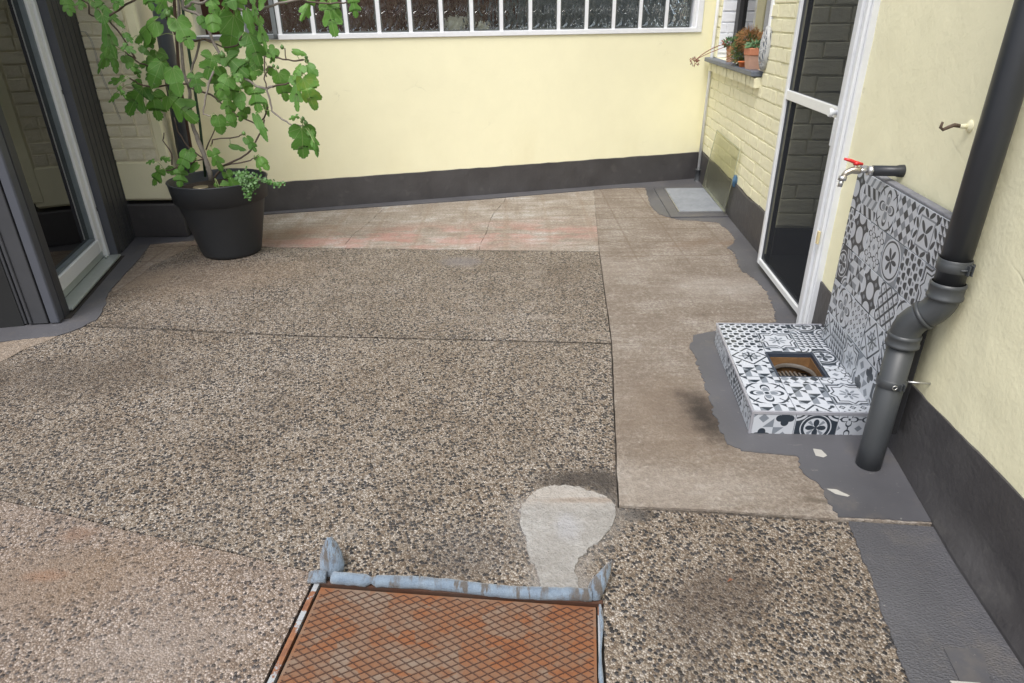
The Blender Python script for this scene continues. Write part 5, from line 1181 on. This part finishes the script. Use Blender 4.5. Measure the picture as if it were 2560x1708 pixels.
def leafmesh(sh, seed, fold, droop, rip):
    rr = random.Random(seed); bm = bmesh.new(); uvl = bm.loops.layers.uv.new('UVMap'); pts = []
    for a, b in zip(sh, sh[1:]):
        for j in range(3):
            t = j / 3; sr = (.016 if j == 1 else -.006 if j == 2 else 0) * (a[0] > .01); sr += rr.gauss(0, .010) * (a[0] > .01); pts.append((a[0] + (b[0] - a[0]) * t + sr, a[1] + (b[1] - a[1]) * t + sr * .7))
    pts.append(sh[-1])
    def Zf(x, y, sg): return fold * abs(x) ** 1.2 * 1.0 - droop * y * y + rip * math.sin(9 * y + seed) * abs(x) + .06 * math.sin(5 * x * sg + seed * 2)
    for sg in (1, -1):
        asym = 1 + rr.uniform(-.14, .14); prev = None
        for (x, y) in pts:
            x = x * asym; ym = min(max(y, .0), 1.0) if y > .05 else max(0.0, y * .5 + .02) 
            my = max(0.0, min(1.02, y * .92 + .04 * (1 - y)))
            row = [(0.0, my), (x * .5 * sg, (my + y) / 2), (x * sg, y)]
            vr = [bm.verts.new((px, py, Zf(px, py, sg))) for px, py in row]
            if prev:
                for j in range(2):
                    q_ = (prev[0][j], prev[0][j + 1], vr[j + 1], vr[j]); co = (prev[1][j], prev[1][j + 1], row[j + 1], row[j])
                    try:
                        f = bm.faces.new(q_ if sg > 0 else q_[::-1]); f.smooth = True
                        for lp, c_ in zip(f.loops, co if sg > 0 else co[::-1]): lp[uvl].uv = (c_[0] + .5, c_[1] + .12)
                    except ValueError: pass
            prev = (vr, row)
    bmesh.ops.remove_doubles(bm, verts=bm.verts, dist=.0006)
    me = bpy.data.meshes.new('leaf'); bm.to_mesh(me); bm.free(); me.materials.append(M['leaf']); return me
LMs = [[leafmesh(sh, 3 * i + k, (-.22, -.08, -.38)[k], (.10, .22, .16)[k], (.05, .08, .03)[k]) for k in range(3)] for i, sh in enumerate(SH)]
LV = """370 0 390 70 1 .9;455 -5 450 45 0 .9;530 10 675 130 0 .45;570 80 640 300 2 .5;610 260 590 360 1 .8;600 290 545 400 2 .35;640 330 650 400 3 .5;690 260 750 290 0 .8;700 190 735 230 1 .8;865 115 745 205 1 .85;
815 195 850 262 1 .9;990 110 1065 250 1 .8;940 55 905 95 3 .7;885 330 775 345 0 1;905 350 850 475 3 .8;965 380 1000 520 3 .8;700 310 745 375 1 .8;750 370 775 430 0 .8;800 490 715 620 0 1;850 522 870 662 0 1;
950 540 1070 665 0 1;690 440 610 465 2 .6;660 490 690 540 0 .6;650 520 600 560 1 .6;1090 420 1110 510 0 1.1;1190 312 1160 430 0 1.2;1215 380 1215 490 1 1;1310 85 1290 280 3 .75;1390 192 1455 340 1 1;1180 0 1205 80 1 1;
1265 -20 1270 55 0 .9;1180 80 1190 160 3 .9;1240 60 1250 130 1 .9;1380 60 1410 170 3 .6;1415 0 1435 105 2 .5;1450 110 1490 260 2 .55;1270 315 1370 405 0 1;1340 390 1325 445 1 1;1440 350 1350 420 1 1;1420 400 1425 445 3 1;
1540 270 1500 315 1 1.2;1545 300 1512 345 1 .7;1640 285 1705 300 3 .6;1560 410 1590 552 1 .85;1655 445 1660 600 2 .7;1700 440 1750 600 1 .9;1690 370 1640 430 1 1;1725 365 1770 415 3 .9;1715 430 1775 465 3 .8;1690 715 1700 870 1 .95;
1740 740 1780 830 2 .6;1760 800 1775 870 3 .35;1665 650 1620 665 2 .8;1290 430 1300 540 0 1.1;1275 440 1225 530 1 1;1270 540 1280 635 0 1;1420 500 1435 612 0 1.1;1340 520 1350 600 3 1;1375 600 1350 672 1 1;1290 640 1315 705 3 1;
1430 640 1490 770 3 .35;1220 650 1240 742 3 1;1380 770 1430 835 1 .8;1290 815 1365 832 3 .5;1190 850 1235 945 0 .8;1270 970 1340 1082 2 .7;1225 1040 1275 1172 0 .8;1215 1048 1180 1105 1 .8;1430 880 1450 950 2 .7;1460 880 1500 940 3 .6;
1045 850 1000 940 1 .9;1060 840 1092 895 1 .8;1010 960 1005 1035 0 1.1;940 940 972 965 3 .8;890 950 845 1028 0 .8;860 900 820 912 0 .8;900 880 935 890 2 .7;1110 920 1065 962 3 .6;1740 -5 1695 95 2 .8;1835 20 1870 182 0 .8;
1860 5 1903 120 1 .7;1975 -5 1990 85 0 .9;880 290 930 420 1 .9;950 300 1000 355 1 .9;785 262 830 300 3 .8;1150 600 1190 612 3 .5;1480 560 1500 640 3 .4;1100 540 1135 560 2 .7;1445 700 1490 725 3 .6;1200 130 1250 230 3 .8;
1050 0 1070 60 1 .8;1100 40 1050 -10 3 .6;1330 240 1310 300 1 .8;1300 330 1340 410 3 .9;1250 480 1220 560 3 .9;1330 440 1400 500 1 1;1370 440 1390 520 3 .8;1440 560 1400 640 3 .7;1330 560 1300 620 3 .9;1160 420 1200 470 3 .8;
1240 700 1290 690 3 .6;1380 300 1350 350 3 .8;1500 380 1550 430 3 .7;1550 390 1520 470 1 .8;1620 430 1600 480 3 .8;900 230 960 290 3 .7;860 210 810 260 3 .7;900 180 960 170 1 .6;870 400 820 440 1 .8;1000 210 960 280 3 .7;
950 40 990 90 3 .6;640 170 660 250 3 .5;930 -30 880 60 0 .9;1340 -30 1330 70 1 .9;1280 -40 1310 40 3 .9;1120 90 1160 150 3 .8;1480 -30 1450 40 3 .7;680 -60 640 40 1 .8;800 -60 840 40 0 .8;1560 -70 1600 10 1 .8"""
def put_leaf(b3, t3, k, wf, tilt=None):
    yv = t3 - b3; L_ = yv.length; yv.normalize(); toC = (EYE - b3).normalized(); nrm = (toC * .8 + Vector((R_.gauss(0, .28), -.2 + R_.gauss(0, .2), .55 + R_.gauss(0, .2)))).normalized()
    xv = yv.cross(nrm).normalized(); nrm = xv.cross(yv).normalized(); sc = L_ / 1.02 * 1.15; me = LMs[k][R_.randrange(3)]
    mm = Matrix(((xv.x * sc * wf, yv.x * sc, nrm.x * sc, b3.x), (xv.y * sc * wf, yv.y * sc, nrm.y * sc, b3.y), (xv.z * sc * wf, yv.z * sc, nrm.z * sc, b3.z), (0, 0, 0, 1)))
    o = inst('leaf', me, mm, pf)
    near = min(BPTS, key=lambda p: (p - b3).length_squared); dv_ = near - b3
    if dv_.length > .16: near = b3 + dv_.normalized() * .07 + Vector((0, 0, .02))
    mid = (near + b3) / 2 + Vector((0, 0, .016))
    return [near, mid, b3 + yv * (.02 * L_) + nrm * .001]
pets = bmesh.new()
ents = [tuple(float(q_) for q_ in e_.split()) for e_ in LV.replace('\n', '').split(';')]
for i, (bx, by, tx, ty, k, wf) in enumerate(ents):
    back = i >= 82 and i < 113
    if back and i % 2: continue
    yd = TY + (R_.uniform(.02, .10) if back else R_.uniform(-.16, -.02)) - (.10 if bx < 720 or bx > 1600 else 0)
    pts = put_leaf(Z1(bx, by, yd), Z1(tx, ty, yd - R_.uniform(.0, .05)), int(k), min(1.02, wf * .92)); tube(pets, pts, .0018, 5, caps=False)
for i in range(26):   # crown above the frame
    a = R_.uniform(0, 2 * PI); b3 = Vector((-1.86 + R_.gauss(0, .36), 4.2 + R_.gauss(0, .2), R_.uniform(1.68, 2.25))); t3 = b3 + Vector((R_.gauss(0, .07), R_.gauss(0, .05) - .03, -.11 - R_.random() * .06)); pts = put_leaf(b3, t3, R_.randrange(4), 1.0); tube(pets, pts, .0018, 5, caps=False)
po = obj('petioles', pets, simple('pale_green_petiole', (.28, .36, .13), .5), pf); po['kind'] = 'stuff'
for (x, y, r) in ((865, 470, 10), (1245, 310, 15), (1385, 340, 13), (1580, 265, 10), (1690, 405, 12), (1715, 322, 9), (1718, 342, 11), (1697, 666, 10), (1690, 682, 8), (1365, 748, 10), (940, 82, 13), (1352, 490, 9), (592, 52, 14), (1712, 690, 12), (1555, 378, 8), (1532, 370, 8), (1350, 455, 11)):
    c = Z1(x, y, TY - .13); bm = bmesh.new(); R1 = r / 2.24 * 4.1 / 1654 * 1.05; lathe(bm, c, [(0, -R1), (R1 * .6, -R1 * .85), (R1, -.1 * R1), (R1 * .85, R1 * .5), (R1 * .4, R1 * 1.0), (R1 * .18, R1 * 1.35), (0, R1 * 1.4)], 12); obj('fig', bm, M['fig'], pf)
# trailing herb over the rim
th2 = thing('trailing_herb', 'small leaved green creeper hanging over the right rim of the dark pot', 'creeper')
rr = random.Random(5); bm = bmesh.new(); bs_ = bmesh.new()
def strand(pts, n, wdt, ly):
    P3 = [Z1(x, y, TY + yo) for x, y, yo in pts]
    tube(bs_, P3, .0015, 5)
    for i in range(n):
        t = rr.random() * (len(P3) - 1); k = int(t); p = P3[k].lerp(P3[min(k + 1, len(P3) - 1)], t - k) + Vector((rr.gauss(0, wdt), rr.gauss(0, wdt), rr.gauss(0, wdt)))
        r = rr.uniform(.006, .011); nz_2 = Vector((rr.gauss(0, .4), -1, .6 + rr.gauss(0, .4))).normalized(); u_ = nz_2.orthogonal().normalized(); v_ = nz_2.cross(u_)
        vs = [bm.verts.new(p + (u_ * math.cos(a) + v_ * math.sin(a)) * r * (.8 if j % 2 else 1.0)) for j, a in enumerate([q_ * PI / 3 for q_ in range(6)])]; bm.faces.new(vs)
strand([(1330, 985, -.15), (1370, 985, -.24), (1385, 1040, -.265), (1395, 1100, -.26)], 190, .016, 0); strand([(1360, 985, -.2), (1420, 1000, -.24), (1430, 1040, -.235)], 90, .016, 0); strand([(1390, 985, -.16), (1480, 1010, -.15), (1540, 1030, -.15), (1590, 1035, -.15)], 95, .008, 0)
o = obj('creeper_leaves', bm, simple('creeper_green', (.06, .15, .03), .5, var=.4, sc=60), th2); o['kind'] = 'stuff'; obj('creeper_stems', bs_, M['redstem'], th2)

# fallen leaf
bm = bmesh.new(); c = G(1824, 1452, .004); vs = [bm.verts.new(c + Vector(p)) for p in ((-.008, -.004, .0), (0, -.006, .006), (.011, .002, .002), (.002, .006, .005))]; bm.faces.new(vs); 
o = obj('fallen_leaf', bm, simple('dry_brown_leaf', (.16, .06, .03), .7)); tag(o, 'tiny dry brown leaf on the pebbled floor right of the hatch', 'leaf')
bpy.context.view_layer.update()
